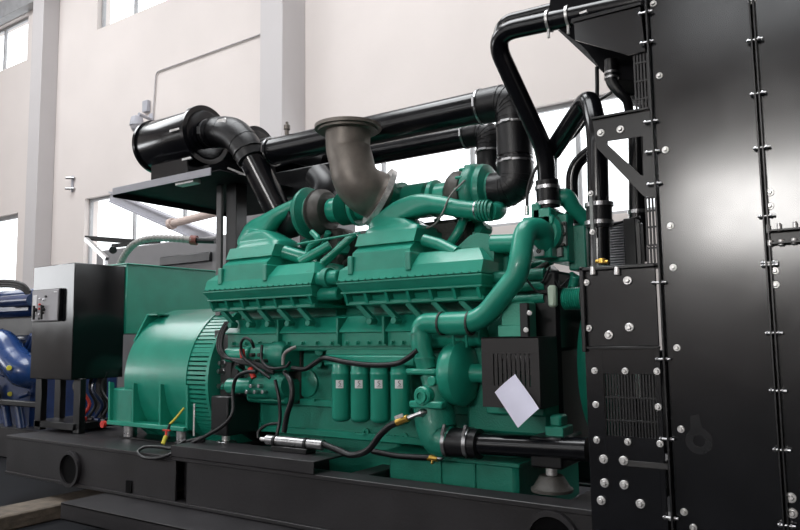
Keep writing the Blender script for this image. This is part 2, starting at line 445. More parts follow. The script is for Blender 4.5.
# ================================================================== CONTROL CABINET
cc = thing('control_cabinet', (-6.27, 3.85, .575), 'glossy black control cabinet with a grey switch panel, on posts beside the alternator', 'cabinet')
cx0, cx1 = P(34, 267, Y=3.6).x, P(75, 262, Y=3.6).x
cz0, cz1 = 1.045, 2.093
MB().box(cx0, cx1, 3.6, 4.115, cz0, cz1, .006).obj('cabinet_body', mat('gloss_black', (.0045, .005, .006), .14, var=.1, spec=.42, vscale=3), cc)
pn0, pn1 = P(33, 293, Y=3.565), P(58.5, 320, Y=3.565)
pz0, pz1 = P(45, 321.5, Y=3.55).z, P(45, 289, Y=3.55).z
sp = MB().box(pn0.x, pn1.x, 3.565, 3.6, pz0, pz1, .004).obj('switch_panel', BLACK, cc)
w = pn1.x-pn0.x
MB().box(pn0.x+.006, pn1.x-.006, 3.555, 3.567, pz0+.01, pz1-.01, .003).obj('faceplate', GREY, sp)
MB().box(pn0.x+.03, pn0.x+.095, 3.55, 3.556, pz0+.06, pz1-.05, .002).obj('white_strip', WHITE, sp)
MB().box(pn1.x-.07, pn1.x-.02, 3.55, 3.556, pz0+.26, pz1-.03, .002).obj('white_strip', WHITE, sp)
for i, (dx, dz, mm) in enumerate(((.17, .11, RED), (.17, .15, RED), (.17, .2, WHITE), (.17, .06, WHITE), (.23, .07, WHITE), (.23, .13, INK), (.23, .19, INK), (.27, .04, INK), (.17, .24, INK))):
    MB().cyl((pn0.x+dx-.02, 3.556, pz1-.03-dz), (pn0.x+dx-.02, 3.54, pz1-.03-dz), .010, 12).obj('indicator', mm, sp)
for dx in (.09, .22):
    MB().cyl((pn0.x+dx, 3.556, pz0+.11), (pn0.x+dx, 3.53, pz0+.11), .018, 14).bar((pn0.x+dx, 3.53, pz0+.15), (pn0.x+dx, 3.53, pz0+.02), .014, .018, (0, 1, 0)).obj('rotary_switch', INK, sp)
for (px, yy) in ((37, 3.64), (56, 3.85), (75.5, 3.66), (97, 4.05)):
    q = P(px+1, 400, Y=yy)
    MB().box(q.x-.05, q.x+.05, yy, yy+.06, .575, cz0+.01, .004).obj('post', BLACK, cc)
MB().box(cx0+.02, cx1-.02, 3.64, 4.1, .60, .66, .004).obj('base_rail', BLACK, cc)
# loose cables under the cabinet
for i in range(5):
    xx = -6.35+i*.10
    path = cr([V(xx, 3.95, 1.10), V(xx+.03*(i % 3-1), 3.9, .95), V(xx+.05, 3.95, .8), V(xx+.02, 3.9, .68), V(xx+.12, 3.88, .672)], 6)
    MB().tube(path, .016, 8).obj('cable_drop', [RUBBER, RED, RUBBER, BLUE, RUBBER][i], None, ['black cable drop nearest the left post under the control cabinet', 'red cable hanging under the control cabinet', 'black cable between the red and blue ones under the cabinet', 'blue cable hanging under the control cabinet', 'black cable drop nearest the right post under the control cabinet'][i], cat='cable', group='cables under the control cabinet')

# ================================================================== ENGINE
en = thing('diesel_engine', (-2.9, 4.3, .6), 'large green diesel engine with flared air boxes, pipes and four filters', 'engine')
YB = 3.88                                        # near face of the block
bx0, bx1 = P(232, 400, Y=YB).x, P(546, 430, Y=YB).x
zb0 = .70
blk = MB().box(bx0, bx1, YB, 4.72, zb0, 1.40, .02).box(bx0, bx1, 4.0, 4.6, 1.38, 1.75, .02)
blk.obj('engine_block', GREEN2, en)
sb = MB().box(bx0, bx1, YB-.035, YB+.01, P(300, 405, Y=YB).z, P(300, 398, Y=YB).z, .006)
sb.box(bx0+.05, bx1, YB-.02, YB+.01, zb0, zb0+.05, .006)
sb.obj('block_rail', GREEN, en)
# oil sump
s0, s1 = P(387, 460, Y=3.78).x, P(517, 480, Y=3.78).x
sm = MB().box(s0, s1, 3.78, 4.8, .28, P(450, 457, Y=3.78).z, .03).box(s0-.02, s1+.03, 3.75, 4.82, P(450, 457, Y=3.78).z-.02, P(450, 457, Y=3.78).z+.005, .004)
for px in (441, 475): q = P(px, 470, Y=3.78); sm.box(q.x-.008, q.x+.008, 3.765, 3.8, .3, P(450, 458, Y=3.78).z, .002)
sm.obj('oil_sump', GREEN2, en)
MB().box(bx0+.4, s0-.02, 3.95, 4.7, .36, zb0+.01, .02).obj('crankcase_pan', GREEN2, en)
# round inspection covers on the block
for px in (310, 254+30, 322):
    pass
for px, py, r_ in ((308, 383, .10), (303, 383, .0),):
    if r_: MB().lathe(P(px, py, Y=YB), -EY, [(0, r_*1.0), (.018, r_), (.024, r_*.9)], 32).obj('inspection_cover', GREEN, en)
for px, py, r_ in ((405, 438, .035), (367, 432, .028), (356, 434, .015), (425, 439, .03), (395, 437, .014), (530, 440, .02), (262, 425, .02)):
    MB().ring(P(px, py, Y=YB)-EY*.01, EY, r_*.45, r_, .02, 20).lathe(P(px, py, Y=YB), -EY, [(0, r_*.5), (.006, r_*.5)], 12).obj('plug', GREEN, en)
# bolts along the block rail
for k in range(16):
    px = 240+k*(300/16); MB().hexbolt(P(px, 400, Y=YB-.035), -EY, .009, .012, False).obj('bolt', GREEN, en)
# lower cam cover rows
cv = [(225, 277.5), (279.5, 337), (339, 383), (385, 428)]
for i, (a, b) in enumerate(cv):
    Y1 = 3.70
    xa, xb = P(a, 330, Y=Y1).x, P(b, 330, Y=Y1).x
    z1, z0 = P(300, 319.5, Y=Y1).z, P(300, 333, Y=Y1).z; z2 = P(300, 346, Y=Y1).z
    pr = [(Y1+.22, z1+.03), (Y1+.10, z1+.012), (Y1+.085, z1-.004), (Y1+.005, z0+.014), (Y1, z0), (Y1+.03, z0-.006), (Y1+.03, z2), (Y1+.2, z2)]
    MB().prism([V(xa, y, z) for y, z in pr], (xb-xa, 0, 0)).obj('cam_cover', GREEN, en)
    for k in range(4):
        x = xa+(xb-xa)*(k+.5)/4
        MB().hexbolt(V(x, Y1+.03, z2+.02), -EY, .012, .02).obj('bolt', GREEN, en)
    MB().box(xb-.004, xb+.014, Y1-.008, Y1+.2, z2+.01, z1+.004, .003).obj('joint_strap', GREEN2, en)
MB().box(P(225, 340, Y=3.74).x, P(430, 340, Y=3.74).x, 3.76, 4.1, 1.30, 1.47, .01).obj('side_housing', GREEN2, en)
MB().box(P(330, 350, Y=3.8).x, P(418, 350, Y=3.8).x, 3.76, 3.9, P(370, 352, Y=3.8).z-.02, P(370, 349, Y=3.8).z, .006).obj('gasket_rail', GREEN, en)
MB().cyl(P(425, 338, Y=3.70), P(484, 335, Y=3.70), .065, 24).obj('water_manifold', GREEN, en)


def airbox(px0, px1, bpx0, bpx1, label, hump=False):
    Y0 = 3.55
    xa, xb = P(px0-2, 290, Y=Y0).x, P(px1+2, 278, Y=Y0).x
    zd = 1.742
    b = MB()
    R = lambda x0, x1, y0, y1, z: [V(x0, y0, z), V(x1, y0, z), V(x1, y1, z), V(x0, y1, z)]
    b.loft([R(xa+.03, xb-.03, Y0+.05, 4.15, zd-.005), R(xa+.012, xb-.012, Y0+.012, 4.15, zd+.01), R(xa+.008, xb-.008, Y0+.04, 4.15, zd+.085), R(xa+.10, xb-.08, Y0+.13, 4.12, zd+.165), R(xa+.15, xb-.12, Y0+.2, 4.1, zd+.18)])
    o = b.obj('air_box', GREEN, en, label, ang=20)
    n = 20
    for k in range(n):
        x = xa+(xb-xa)*(k+.5)/n
        MB().hexbolt(V(x, Y0+.012, zd+.012), -EY, .0065, .012, False).obj('bolt', GREEN2, o)
    t = MB()
    t.loft([R(xa+.03, xb-.03, Y0+.05, 4.12, zd-.062), R(xa+.005, xb-.005, Y0+.004, 4.14, zd-.006), R(xa+.005, xb-.005, Y0+.004, 4.14, zd+.002)])
    t.obj('lower_band', GREEN, o, ang=20)
    # finned lower tray
    t = MB()
    t.box(xa+.02, xb-.02, Y0+.03, 4.12, zd-.072, zd-.058, .003)
    t.loft([R(xa+.06, xb-.06, Y0+.12, 4.1, zd-.135), R(xa+.05, xb-.05, Y0+.10, 4.12, zd-.07)])
    t.box(xa+.03, xb-.03, Y0+.07, 4.1, zd-.146, zd-.118, .006)
    nf = 6
    for k in range(nf+1):
        x = xa+.04+(xb-xa-.1)*k/nf
        t.prism([V(x, Y0+.03, zd-.065), V(x, Y0+.12, zd-.065), V(x, Y0+.12, zd-.135), V(x, Y0+.065, zd-.135)], (.02, 0, 0))
    t.obj('finned_tray', GREEN, o, ang=20)
    # V shaped rocker arms/feet below
    t = MB()
    for k in range(5):
        x = xa+.12+(xb-xa-.2)*k/4.6
        t.bar(V(x, Y0+.10, zd-.14), V(x+.09, Y0+.13, zd-.24), .03, .04, (0, 1, 0))
        t.cyl(V(x+.09, Y0+.15, zd-.25), V(x+.09, Y0+.08, zd-.25), .022, 10)
    t.box(xa+.06, xb-.06, Y0+.34, 4.1, zd-.30, zd-.13, .004)
    t.obj('rocker_support', GREEN2, o)
    # raised neck block with lip
    na, nb = P(bpx0, 262, Y=3.68).x, P(bpx1, 258, Y=3.68).x
    zn = zd+.10
    t = MB()
    t.loft([R(na, nb, 3.585, 4.02, zn-.03), R(na, nb, 3.60, 4.02, zn+.09), R(na+.005, nb-.005, 3.66, 4.02, zn+.135), R(na-.006, nb+.006, 3.635, 4.02, zn+.14), R(na-.006, nb+.006, 3.675, 4.02, zn+.225)])
    t.box(na-.022, na+.02, 3.57, 3.70, zn-.05, zn+.07, .006).box(nb-.02, nb+.022, 3.57, 3.70, zn-.05, zn+.07, .006)
    t.obj('neck_block', GREEN, o, ang=20)
    return o, na, nb, zn+.225, xa, xb


abL = airbox(204, 309, 231, 275, 'left-hand air box with flared cover')
abR = airbox(337, 480, 360, 417, 'right-hand air box with flared cover')


def duct(info, pts, radii, e0=5.):
    o, na, nb, zt, xa, xb = info
    m = MB()
    n = 28
    secs = [rrect(V((na+nb)/2, 3.84, zt-.005), EX, EY, (nb-na)/2-.006, .15, n, 8)]
    secs.append(rrect(V((na+nb)/2, 3.845, zt+.03), EX, EY, (nb-na)/2-.012, .14, n, 7))
    C = [Vector(p) for p in pts]; path = cr([V((na+nb)/2, 3.85, zt+.03)]+C, 6)[1:]
    N = len(path)
    for i, p in enumerate(path):
        t = i/(N-1)
        tv = (path[min(i+1, N-1)]-path[max(i-1, 0)]).normalized()
        wv = min(1, i/(N*.62)); wv = wv*wv*(3-2*wv)
        tv = (EZ*(1-wv)+tv*wv).normalized()
        a = (EX*(1-wv)+(EX-tv*EX.dot(tv))*wv)
        bb = EY-tv*EY.dot(tv); bb.normalize(); a = bb.cross(tv).normalized()
        q = t*(len(radii)-1); k = min(int(q), len(radii)-2); rx = radii[k][0]+(radii[k+1][0]-radii[k][0])*(q-k); ry = radii[k][1]+(radii[k+1][1]-radii[k][1])*(q-k)
        secs.append(rrect(p, a, bb, rx, ry, n, 2+5*(1-min(1, t*1.6))))
    m.loft(secs)
    return m.obj('charge_air_duct', GREEN, o, ang=50)


hw = (abL[2]-abL[1])/2
duct(abL, [P(259, 234, Y=3.86), P(267, 225, Y=3.88), P(279, 215, Y=3.92), P(302, 203, Y=4.0)], [(hw*.97, .13), (.115, .10), (.082, .075), (.062, .062), (.055, .055)])
hw = (abR[2]-abR[1])/2
duct(abR, [P(394, 221, Y=3.85), P(405, 211.5, Y=3.84), P(422, 205, Y=3.83), P(440, 205, Y=3.82), P(458, 208.5, Y=3.82), P(480, 211, Y=3.84)], [(hw*.86, .13), (hw*.5, .10), (.08, .08), (.062, .062), (.055, .055), (.055, .055)])
# hose band between ducts and compressor
dcp = MB().tube([P(478, 210.5, Y=3.84), P(492, 211.5, Y=3.86)], .060, 20).tube(cr([P(490, 211.4, Y=3.86), P(497, 211, Y=3.92), P(499, 205, Y=4.02)], 5), .055, 18)
for i in range(4): q = P(480+i*3.2, 210.6, Y=3.845); dcp.ring(q, EX, .05, .068, .012, 24)
dcp.obj('duct_coupling', GREEN2, abR[0])
MB().ring(P(478, 211, Y=3.84), EX, .05, .066, .010, 24).obj('clamp', STEEL, abR[0])
# hump covers right of the right air box
hm = MB()
q0 = P(455, 252, Y=3.8); q1 = P(492, 236, Y=3.8)
pf = [P(448, 262, Y=3.72), P(456, 248, Y=3.72), P(468, 237, Y=3.72), P(476, 232.5, Y=3.72), P(488, 234, Y=3.72), P(494, 243, Y=3.72), P(494, 262, Y=3.72)]
hm.prism(pf, (0, .3, 0)); hm.obj('end_cover', GREEN2, en)
hr = MB()
for i in range(7):
    a = P(455+i*2.8, 250-i*2.6, Y=3.72); hr.box(a.x, a.x+.006, 3.73, 4.0, a.z-.01, a.z+.012, .001)
hr.obj('cover_rib', GREEN2, en)
MB().tube([P(424, 240, Y=3.72), P(440, 244.5, Y=3.72), P(457, 253, Y=3.70)], .038, 18).obj('valve_cover_tube', GREEN, en)
# right end of the right air box: dark side bulk
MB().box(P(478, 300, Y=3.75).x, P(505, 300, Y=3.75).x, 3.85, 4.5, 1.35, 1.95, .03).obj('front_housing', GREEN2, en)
MB().cyl(P(485, 252, Y=3.9), P(522, 244, Y=3.9), .07, 20).obj('crossover_pipe', GREEN, en)
MB().cyl(P(492, 244, Y=3.75), P(524, 243, Y=3.75), .055, 20).obj('crossover_pipe', GREEN, en)
for py, r_ in ((276, .035), (287, .03), (300, .03)):
    MB().tube([P(488, py+2, Y=3.75), P(545, py-2, Y=3.75)], r_, 14).obj('oil_line', GREEN2, en)
# between the two air boxes: link tubes and rocker covers behind
MB().cyl(P(305, 280, Y=3.65), P(340, 277, Y=3.65), .05, 16).cyl(P(310, 295, Y=3.68), P(340, 293, Y=3.68), .045, 16).obj('link_pipe', GREEN, en)
for px in (313, 328): MB().ring(P(px, 279-(px-313)*.07, Y=3.65), EX, .045, .068, .045, 20).obj('hose_band', GREEN2, en)
MB().box(P(312, 268, Y=3.8).x, P(350, 268, Y=3.8).x, 3.95, 4.2, 1.6, 1.86, .03).obj('valley_cover', GREEN2, en)
for a, b, w_ in (((284, 252), (318, 262), .05), ((312, 275), (352, 236), .028), ((300, 262), (330, 245), .035), ((322, 262), (356, 234), .02)):
    MB().tube([P(*a, Y=3.75), P(*b, Y=3.85)], w_, 12).obj('brace_tube', GREEN, en)
MB().tube(cr([P(312, 232, Y=3.85), P(318, 240, Y=3.83), P(309, 248, Y=3.82), P(307, 262, Y=3.82)], 6), .022, 12).obj('oil_drain_tube', GREEN, en)
MB().tube([P(298, 244, Y=3.75), P(360, 233, Y=3.72)], .008, 8).obj('thin_line', GREEN, en)
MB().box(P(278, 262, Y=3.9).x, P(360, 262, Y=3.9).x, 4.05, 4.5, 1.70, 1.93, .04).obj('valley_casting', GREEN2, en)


# turbochargers
def turbo(pc, Y, s, label):
    c = P(*pc, Y=Y); z = c.z
    t = thing('turbocharger', (0, 0, 0), None, None); t.parent = en
    if label: t['label'] = label
    t.location = c-en.location
    return t, c


tl, c = turbo((322, 212), 4.0, 1, None)
X = lambda px, Y: P(px, 205, Y=Y).x
MB().lathe((X(303, 4.0), 4.0, c.z), EX, [(0, .08), (.01, .14), (.04, .185), (.07, .20), (.085, .195), (.11, .14), (.16, .12)], 40).obj('compressor_housing', GREEN2, tl)
MB().lathe((X(315, 4.0), 4.0, c.z), EX, [(0, .10), (.01, .15), (.04, .17), (.05, .155), (.065, .155), (.075, .17), (.11, .165), (.14, .14), (.15, .08)], 40).obj('turbine_housing', TURBINE, tl)
MB().lathe((X(332, 4.0), 4.0, c.z), EX, [(0, .09), (.10, .10), (.12, .10)], 28).obj('turbine_outlet', GREEN, tl)
bw = MB()
prof = []
xq = X(342, 4.0)
for i in range(8): prof += [(i*.015, .10), (i*.015+.0075, .122)]
bw.lathe((xq, 4.0, c.z), EX, prof, 30).obj('bellows', GREEN2, tl)
MB().lathe((xq+.14, 4.0, c.z), EX, [(0, .14), (.03, .14), (.031, .10), (.25, .10)], 28).obj('outlet_flange', GREEN, tl)
MB().box(xq-.22, xq-.02, 4.0, 4.2, c.z-.5, c.z-.13, .03).obj('turbo_pedestal', GASK, tl)

tr_, c2 = turbo((470, 194), 4.0, 1, None)
zr = c2.z
MB().lathe((X(469, 4.0), 4.0, zr), EX, [(0, .1), (.01, .16), (.03, .185), (.07, .19), (.09, .18), (.10, .165), (.12, .18), (.15, .172), (.17, .12), (.21, .10)], 40).obj('compressor_housing', GREEN2, tr_)
for k in range(10):
    a = 2*PI*k/10
for k in range(14):
    a = 2*PI*k/14; MB().cyl(V(X(469, 4.0)-.004, 4.0+.18*math.cos(a), zr+.18*math.sin(a)), V(X(469, 4.0)+.04, 4.0+.18*math.cos(a), zr+.18*math.sin(a)), .010, 8).obj('bolt', GREEN, tr_)
MB().lathe((X(453, 4.0), 4.0, zr), EX, [(0, .08), (.01, .14), (.04, .16), (.08, .16), (.11, .15), (.13, .1)], 36).obj('turbine_housing', TURBINE, tr_)
MB().lathe((X(432, 4.0), 4.0, zr), EX, [(0, .10), (.02, .125), (.05, .125), (.06, .1), (.14, .1)], 28).obj('turbine_inlet', GREEN, tr_)
prof = []
for i in range(13): prof += [(i*.014, .105), (i*.014+.007, .12)]
MB().lathe((X(408, 4.0), 4.0, zr), EX, prof, 30).obj('bellows', GREEN2, tr_)
MB().lathe((X(388, 4.0), 4.0, zr), EX, [(0, .12), (.1, .12), (.105, .145), (.14, .145), (.145, .11)], 28).obj('outlet_flange', GREEN, tr_)
MB().tube(cr([P(446, 250, Y=3.9), P(458, 232, Y=3.9), P(464, 218, Y=3.95), P(468, 205, Y=4.0)], 5), .03, 12).obj('oil_drain_tube', GREEN, tr_)
MB().tube(cr([P(409, 232, Y=3.85), P(432, 226, Y=3.8), P(442, 214, Y=3.76), P(450, 196, Y=3.76), P(465, 180, Y=3.8)], 6), .006, 8).obj('thin_line', FLEX, tr_)
MB().box(X(400, 4.0), X(470, 4.0), 3.98, 4.25, zr-.5, zr-.15, .03).obj('turbo_pedestal', GASK, tr_)
# cluttered castings in the valley
for i in range(44):
    if i < 22: q = P(400+random.random()*90, 222+random.random()*34, Y=4.05+random.random()*.2)
    else: q = P(278+random.random()*70, 240+random.random()*36, Y=4.0+random.random()*.25)
    r_ = .02+random.random()*.025; e_ = q+V(random.uniform(-.15, .15), random.uniform(-.1, .1), random.uniform(-.1, .1))
    MB().cyl(q, e_, r_, 12).lathe(q, e_-q, [(-.012, r_*1.3), (.015, r_*1.3)], 6).obj('valley_fitting', GREEN2 if i % 3 else GASK, en)
MB().box(X(300, 4.3), X(440, 4.3), 4.30, 4.6, 2.0, 2.21, .03).obj('gap_blocker', GASK, en)  # dark block added to hide window light showing between engine parts
MB().box(X(290, 4.3), X(500, 4.3), 4.25, 4.75, 1.7, 2.05, .04).box(X(290, 4.3), X(520, 4.3), 4.6, 5.0, 1.5, 1.9, .04).obj('far_bank', GASK, en)  # far bank coloured dark to give the shadowy voids of the valley

# exhaust outlet elbow
ex = thing('exhaust_elbow', (0, 0, 0), None, None); ex.parent = en; ex.location = P(350, 160, Y=4.15)-en.location
YE = 3.70
top = P(348, 131, Y=YE)
path = cr([top+V(0, 0, .02), top+V(.0, 0, -.12), P(350.5, 158, Y=YE), P(355, 177, Y=YE+.01), P(364, 189, Y=YE+.06), P(377, 196, Y=YE+.17)], 8)
MB().tube(path, [.155, .150, .150, .155, .162, .168], 40).obj('elbow_pipe', CAST, ex)
m = MB().ring(top+V(0, 0, .02), EZ, .150, .228, .024, 48).ring(top+V(0, 0, .002), EZ, .150, .205, .02, 48)
m.obj('top_flange', CAST, ex)
en_d = (path[-1]-path[-4]).normalized()
MB().ring(path[-1]+V(.012, .015, -.008), V(.56, .70, -.44), .16, .212, .035, 44).obj('clamp_band', ZINC, ex)
MB().tube([path[-1]-en_d*.01, path[-1]+en_d*.22], [.150, .12], 32).obj('outlet_neck', GREEN2, ex)

# oil filters
fy = 3.66
fh_ = MB().box(P(326, 360, Y=fy).x, P(417, 360, Y=fy).x, fy-.03, fy+.25, P(370, 366, Y=fy).z, P(370, 355, Y=fy).z, .01)
fo = fh_.obj('filter_head', GREEN, en)
for i, px in enumerate((341.3, 360.5, 380.3, 400.8)):
    zt = P(px, 364, Y=fy).z; zb = P(px, 421+i*.9, Y=fy).z; x = P(px, 390, Y=fy).x; r_ = .0635
    H_ = zt-zb
    f = MB().lathe((x, fy, zb), EZ, [(0, r_*.6), (.008, r_*.82), (.02, r_*.97), (.03, r_), (H_-.07, r_), (H_-.066, r_*1.02), (H_-.05, r_*1.02), (H_-.045, r_*.97), (H_, r_*.93)], 32).obj('oil_filter', GREEN, en)
    # label patch wrapped on the can, facing the camera
    a0 = math.atan2(-fy, -x); lz = P(px, 384.3, Y=fy-r_).z; hs = .026
    lm = MB(); secs = []
    for k in range(9):
        a = a0-.18+(k/8-.5)*.78
        secs.append([V(x+(r_+.0015)*math.cos(a), fy+(r_+.0015)*math.sin(a), lz-hs), V(x+(r_+.0015)*math.cos(a), fy+(r_+.0015)*math.sin(a), lz+hs), V(x+(r_-.001)*math.cos(a), fy+(r_-.001)*math.sin(a), lz+hs), V(x+(r_-.001)*math.cos(a), fy+(r_-.001)*math.sin(a), lz-hs)])
    lm.loft(secs).obj('label', WHITE, f, 'white square label')
    mk = MB(); ac = a0-.12
    e = V(math.cos(ac), math.sin(ac), 0); tn = V(-math.sin(ac), math.cos(ac), 0); c0 = V(x, fy, lz)+e*(r_+.004)
    mk.tube(cr([c0+tn*.006+EZ*.020, c0-tn*.004+EZ*.018, c0-tn*.007+EZ*.010, c0+tn*.003+EZ*.004, c0+tn*.005-EZ*.004, c0-tn*.006-EZ*.008], 4), .0016, 6)
    mk.tube([c0-tn*.014-EZ*.016, c0+tn*.014-EZ*.016], .0012, 6)
    mk.obj('printed_mark', INK, f)
# the short bolt bosses of the filter head
for px, py in ((319, 352), (318, 364), (408, 352), (330, 353), (412, 362)): MB().cyl(P(px, py, Y=YB-.1), P(px, py, Y=YB), .028, 14).obj('boss', GREEN2, en)

# coolant riser pipe
YP = 3.55
cp = thing('coolant_pipe', (0, 0, 0), None, None); cp.parent = en; cp.location = P(480, 318, Y=YP)-en.location
path = fil([P(545, 246, Y=3.80), P(543, 229, Y=3.74), P(525, 228, Y=3.62), P(520, 262, Y=YP), P(517, 276, Y=YP), P(481, 321, Y=YP), P(450, 323.5, Y=YP), P(421, 323, Y=YP), P(421, 345, Y=YP), P(427, 368, Y=YP+.02)], .11, 8)
MB().tube(path, .0615, 26).obj('pipe_run', GREEN, cp)
for a, b in (((447, 323.5), (471, 323)),): MB().tube([P(*a, Y=YP), P(*b, Y=YP)], .067, 24).obj('sleeve', GREEN, cp)
for px, py in ((442, 323.5), (470.5, 323)):
    MB().ring(P(px, py, Y=YP), EX, .055, .070, .012, 28).obj('clamp', GASK, cp)
for px in (454, 467): MB().tube([P(px-1, 332, Y=YP), P(px, 347, Y=YP+.02)], .008, 8).obj('clip', GREEN2, cp)
MB().ring(P(418, 333, Y=YP), EZ, .055, .067, .010, 28).obj('pipe_ring', GREEN2, cp)
MB().ring(P(425.5, 358, Y=YP), EZ, .055, .067, .010, 28).obj('pipe_ring', GREEN2, cp)
fl = P(427, 369, Y=YP+.02)
MB().box(fl.x-.11, fl.x+.10, fl.y-.07, fl.y+.09, fl.z-.03, fl.z+.005, .01).obj('pipe_flange', GREEN, cp)

# water pump casting
wp = thing('water_pump', (0, 0, 0), None, None); wp.parent = en; wp.location = P(440, 410, Y=3.6)-en.location
path = cr([P(428, 372, Y=3.58), P(436, 385, Y=3.6), P(434, 405, Y=3.6), P(436, 425, Y=3.59), P(441, 438, Y=3.58), P(452, 443, Y=3.57)], 8)
MB().tube(path, [.055, .095, .12, .12, .11, .085], 28).obj('pump_casting', GREEN2, wp)
pl_ = P(428, 403, Y=3.48)
MB().box(pl_.x-.12, pl_.x+.10, 3.46, 3.52, pl_.z-.03, pl_.z+.01, .008).obj('lug_plate', GREEN, wp)
q = P(423, 396, Y=3.47); MB().cyl(q+EY*.06, q-EY*.02, .055, 24).ring(q-EY*.025, EY, .022, .038, .02, 20).obj('round_port', GREEN, wp)
q = P(432, 381, Y=3.5); MB().cyl(q+EY*.05, q-EY*.01, .028, 18).obj('small_port', GREEN, wp)
vc = P(461, 373, Y=3.66)
MB().lathe((vc.x-.09, vc.y, vc.z), EX, [(0, .13), (.02, .17), (.06, .19), (.11, .19), (.14, .165), (.16, .10), (.17, .055), (.30, .05)], 40).obj('pump_volute', GREEN, wp)
MB().box(vc.x-.02, vc.x+.5, 3.75, 4.2, vc.z-.35, vc.z+.2, .02).obj('pump_mount', GREEN2, wp)

# front of engine: belt guard, gear housing, fan hub
bg = thing('belt_guard', (0, 0, 0), None, None); bg.parent = en; bg.location = P(510, 375, Y=3.5)-en.location
ga, gb = P(482, 375, Y=3.48).x, P(539.5, 375, Y=3.48).x
gz1, gz0 = P(510, 337, Y=3.48).z, P(510, 408, Y=3.48).z
gm = MB()
nS = 9; sx0, sx1 = ga+.05, gb-.05; sz0, sz1 = gz1-.26, gz1-.09
gm.box(ga, gb, 3.48, 3.488, sz1, gz1, .001).box(ga, gb, 3.48, 3.488, gz0, sz0, .001)
gm.box(ga, sx0, 3.48, 3.488, sz0, sz1, 0).box(sx1, gb, 3.48, 3.488, sz0, sz1, 0)
for i in range(nS):
    x = sx0+(sx1-sx0)*(i+.0)/nS; gm.box(x, x+(sx1-sx0)/nS*.72, 3.48, 3.488, sz0, sz1, 0)
gm.box(ga, gb, 3.48, 3.74, gz1-.008, gz1, .001).box(ga, ga+.008, 3.488, 3.74, gz0, gz1-.008, .001).box(gb-.008, gb, 3.488, 3.74, gz0, gz1-.008, .001)
gm.obj('guard_shell', mat('guard_black', (.010, .008, .0085), .5, var=.2), bg)
ac_ = P(512, 358, Y=3.6)
MB().cyl((ga+.06, 3.62, ac_.z), (gb-.06, 3.62, ac_.z), .09, 24).obj('pulley', STEEL, bg)
MB().box(P(521, 310, Y=3.55).x, P(529, 310, Y=3.55).x, 3.53, 3.56, P(520, 338, Y=3.55).z, P(527, 303, Y=3.55).z, .003).obj('guard_bracket', BLACK, bg)
for px, py in ((529.5, 313), (526, 330)): MB().cyl(P(px, py, Y=3.53), P(px, py, Y=3.51), .014, 12).obj('bolt', ZINC, bg)
MB().box(P(502, 320, Y=3.6).x, P(528, 320, Y=3.6).x, 3.58, 3.72, P(515, 345, Y=3.6).z, P(515, 302, Y=3.6).z, .01).box(P(499, 330, Y=3.57).x, P(523, 330, Y=3.57).x, 3.55, 3.6, P(515, 337, Y=3.6).z, P(515, 325, Y=3.6).z, .006).obj('alternator_bracket', mat('pale_green_casting', (.05, .33, .23), .35, .1, bump=.2, bscale=80), en)
MB().box(P(486, 400, Y=3.8).x, bx1-.02, 3.8, 4.8, 1.0, 1.75, .03).obj('gear_housing', GREEN2, en)
MB().box(P(528, 330, Y=3.75).x, P(560, 330, Y=3.75).x, 3.74, 4.3, 1.3, 1.75, .02).obj('front_bracket', BLACK, en)
fc = V(P(577, 375, Y=3.9).x, 4.35, 1.2)
MB().lathe(fc, EX, [(0, .2), (.01, .47), (.05, .50), (.10, .50), (.11, .46), (.13, .3)], 56).obj('fan_guard', GREEN2, en)
MB().box(P(545, 400, Y=3.9).x, P(562, 400, Y=3.9).x, 3.9, 4.6, .7, 1.6, .02).obj('damper_housing', BLACK, en)
# lower lip at front right
MB().box(P(487, 410, Y=3.7).x, P(546, 410, Y=3.7).x, 3.68, 3.9, P(515, 415, Y=3.7).z, P(515, 404, Y=3.7).z, .01).obj('front_ledge', GREEN, en)
# thermostat housing group
ty = 3.72
def PB(mb, x0, y0, x1, y1, Y, dep, bev=.008):
    a = P((x0+x1)/2, (y0+y1)/2, Y=Y); xa = P(x0, (y0+y1)/2, Y=Y).x; xb = P(x1, (y0+y1)/2, Y=Y).x; za = P((x0+x1)/2, y1, Y=Y).z; zb = P((x0+x1)/2, y0, Y=Y).z
    return mb.box(xa, xb, Y, Y+dep, za, zb, bev)
th = thing('thermostat_housing', (0, 0, 0), None, None); th.parent = en; th.location = P(545, 230, Y=ty)-en.location
m = MB(); PB(m, 533, 208, 551, 258, 3.76, .3); PB(m, 522, 216, 553, 226, 3.76, .3); PB(m, 548, 214, 568, 262, 3.86, .35); PB(m, 531, 205, 547, 214, 3.78, .2)
m.obj('housing_casting', GREEN, th)
m = MB(); PB(m, 549.5, 222, 566, 246, 3.835, .03, .003); PB(m, 549.5, 247.5, 562, 257, 3.835, .03, .003); m.obj('cover_plate', GRP, th)
for px, py in ((551, 223), (557, 222), (564, 224), (565, 234), (564, 245), (557, 246), (551, 245)): MB().hexbolt(P(px, py, Y=3.835), -EY, .010, .014, False).obj('bolt', GASK, th)
m = MB(); q = P(541, 232, Y=3.76); m.lathe(q+EY*.08, -EY, [(0, .11), (.05, .11), (.07, .09)], 32); m.obj('outlet_flange', GREEN, th)
m = MB(); PB(m, 533.5, 245, 543.5, 256, 3.745, .015, .002); tg = m.obj('tag_plate', WHITE, th, 'white square tag with a round symbol')
q = P(538.5, 251, Y=3.742); MB().ring(q, EY, .009, .013, .004, 20).ring(q, EY, .002, .005, .004, 12).obj('round_symbol', INK, th)
MB().tube(cr([P(554, 198, Y=3.9), P(566, 198, Y=3.92), P(574, 208, Y=3.95), P(586, 221, Y=4.0)], 6), [.05, .055, .045, .04], 18).obj('bypass_arm', GREEN, th)
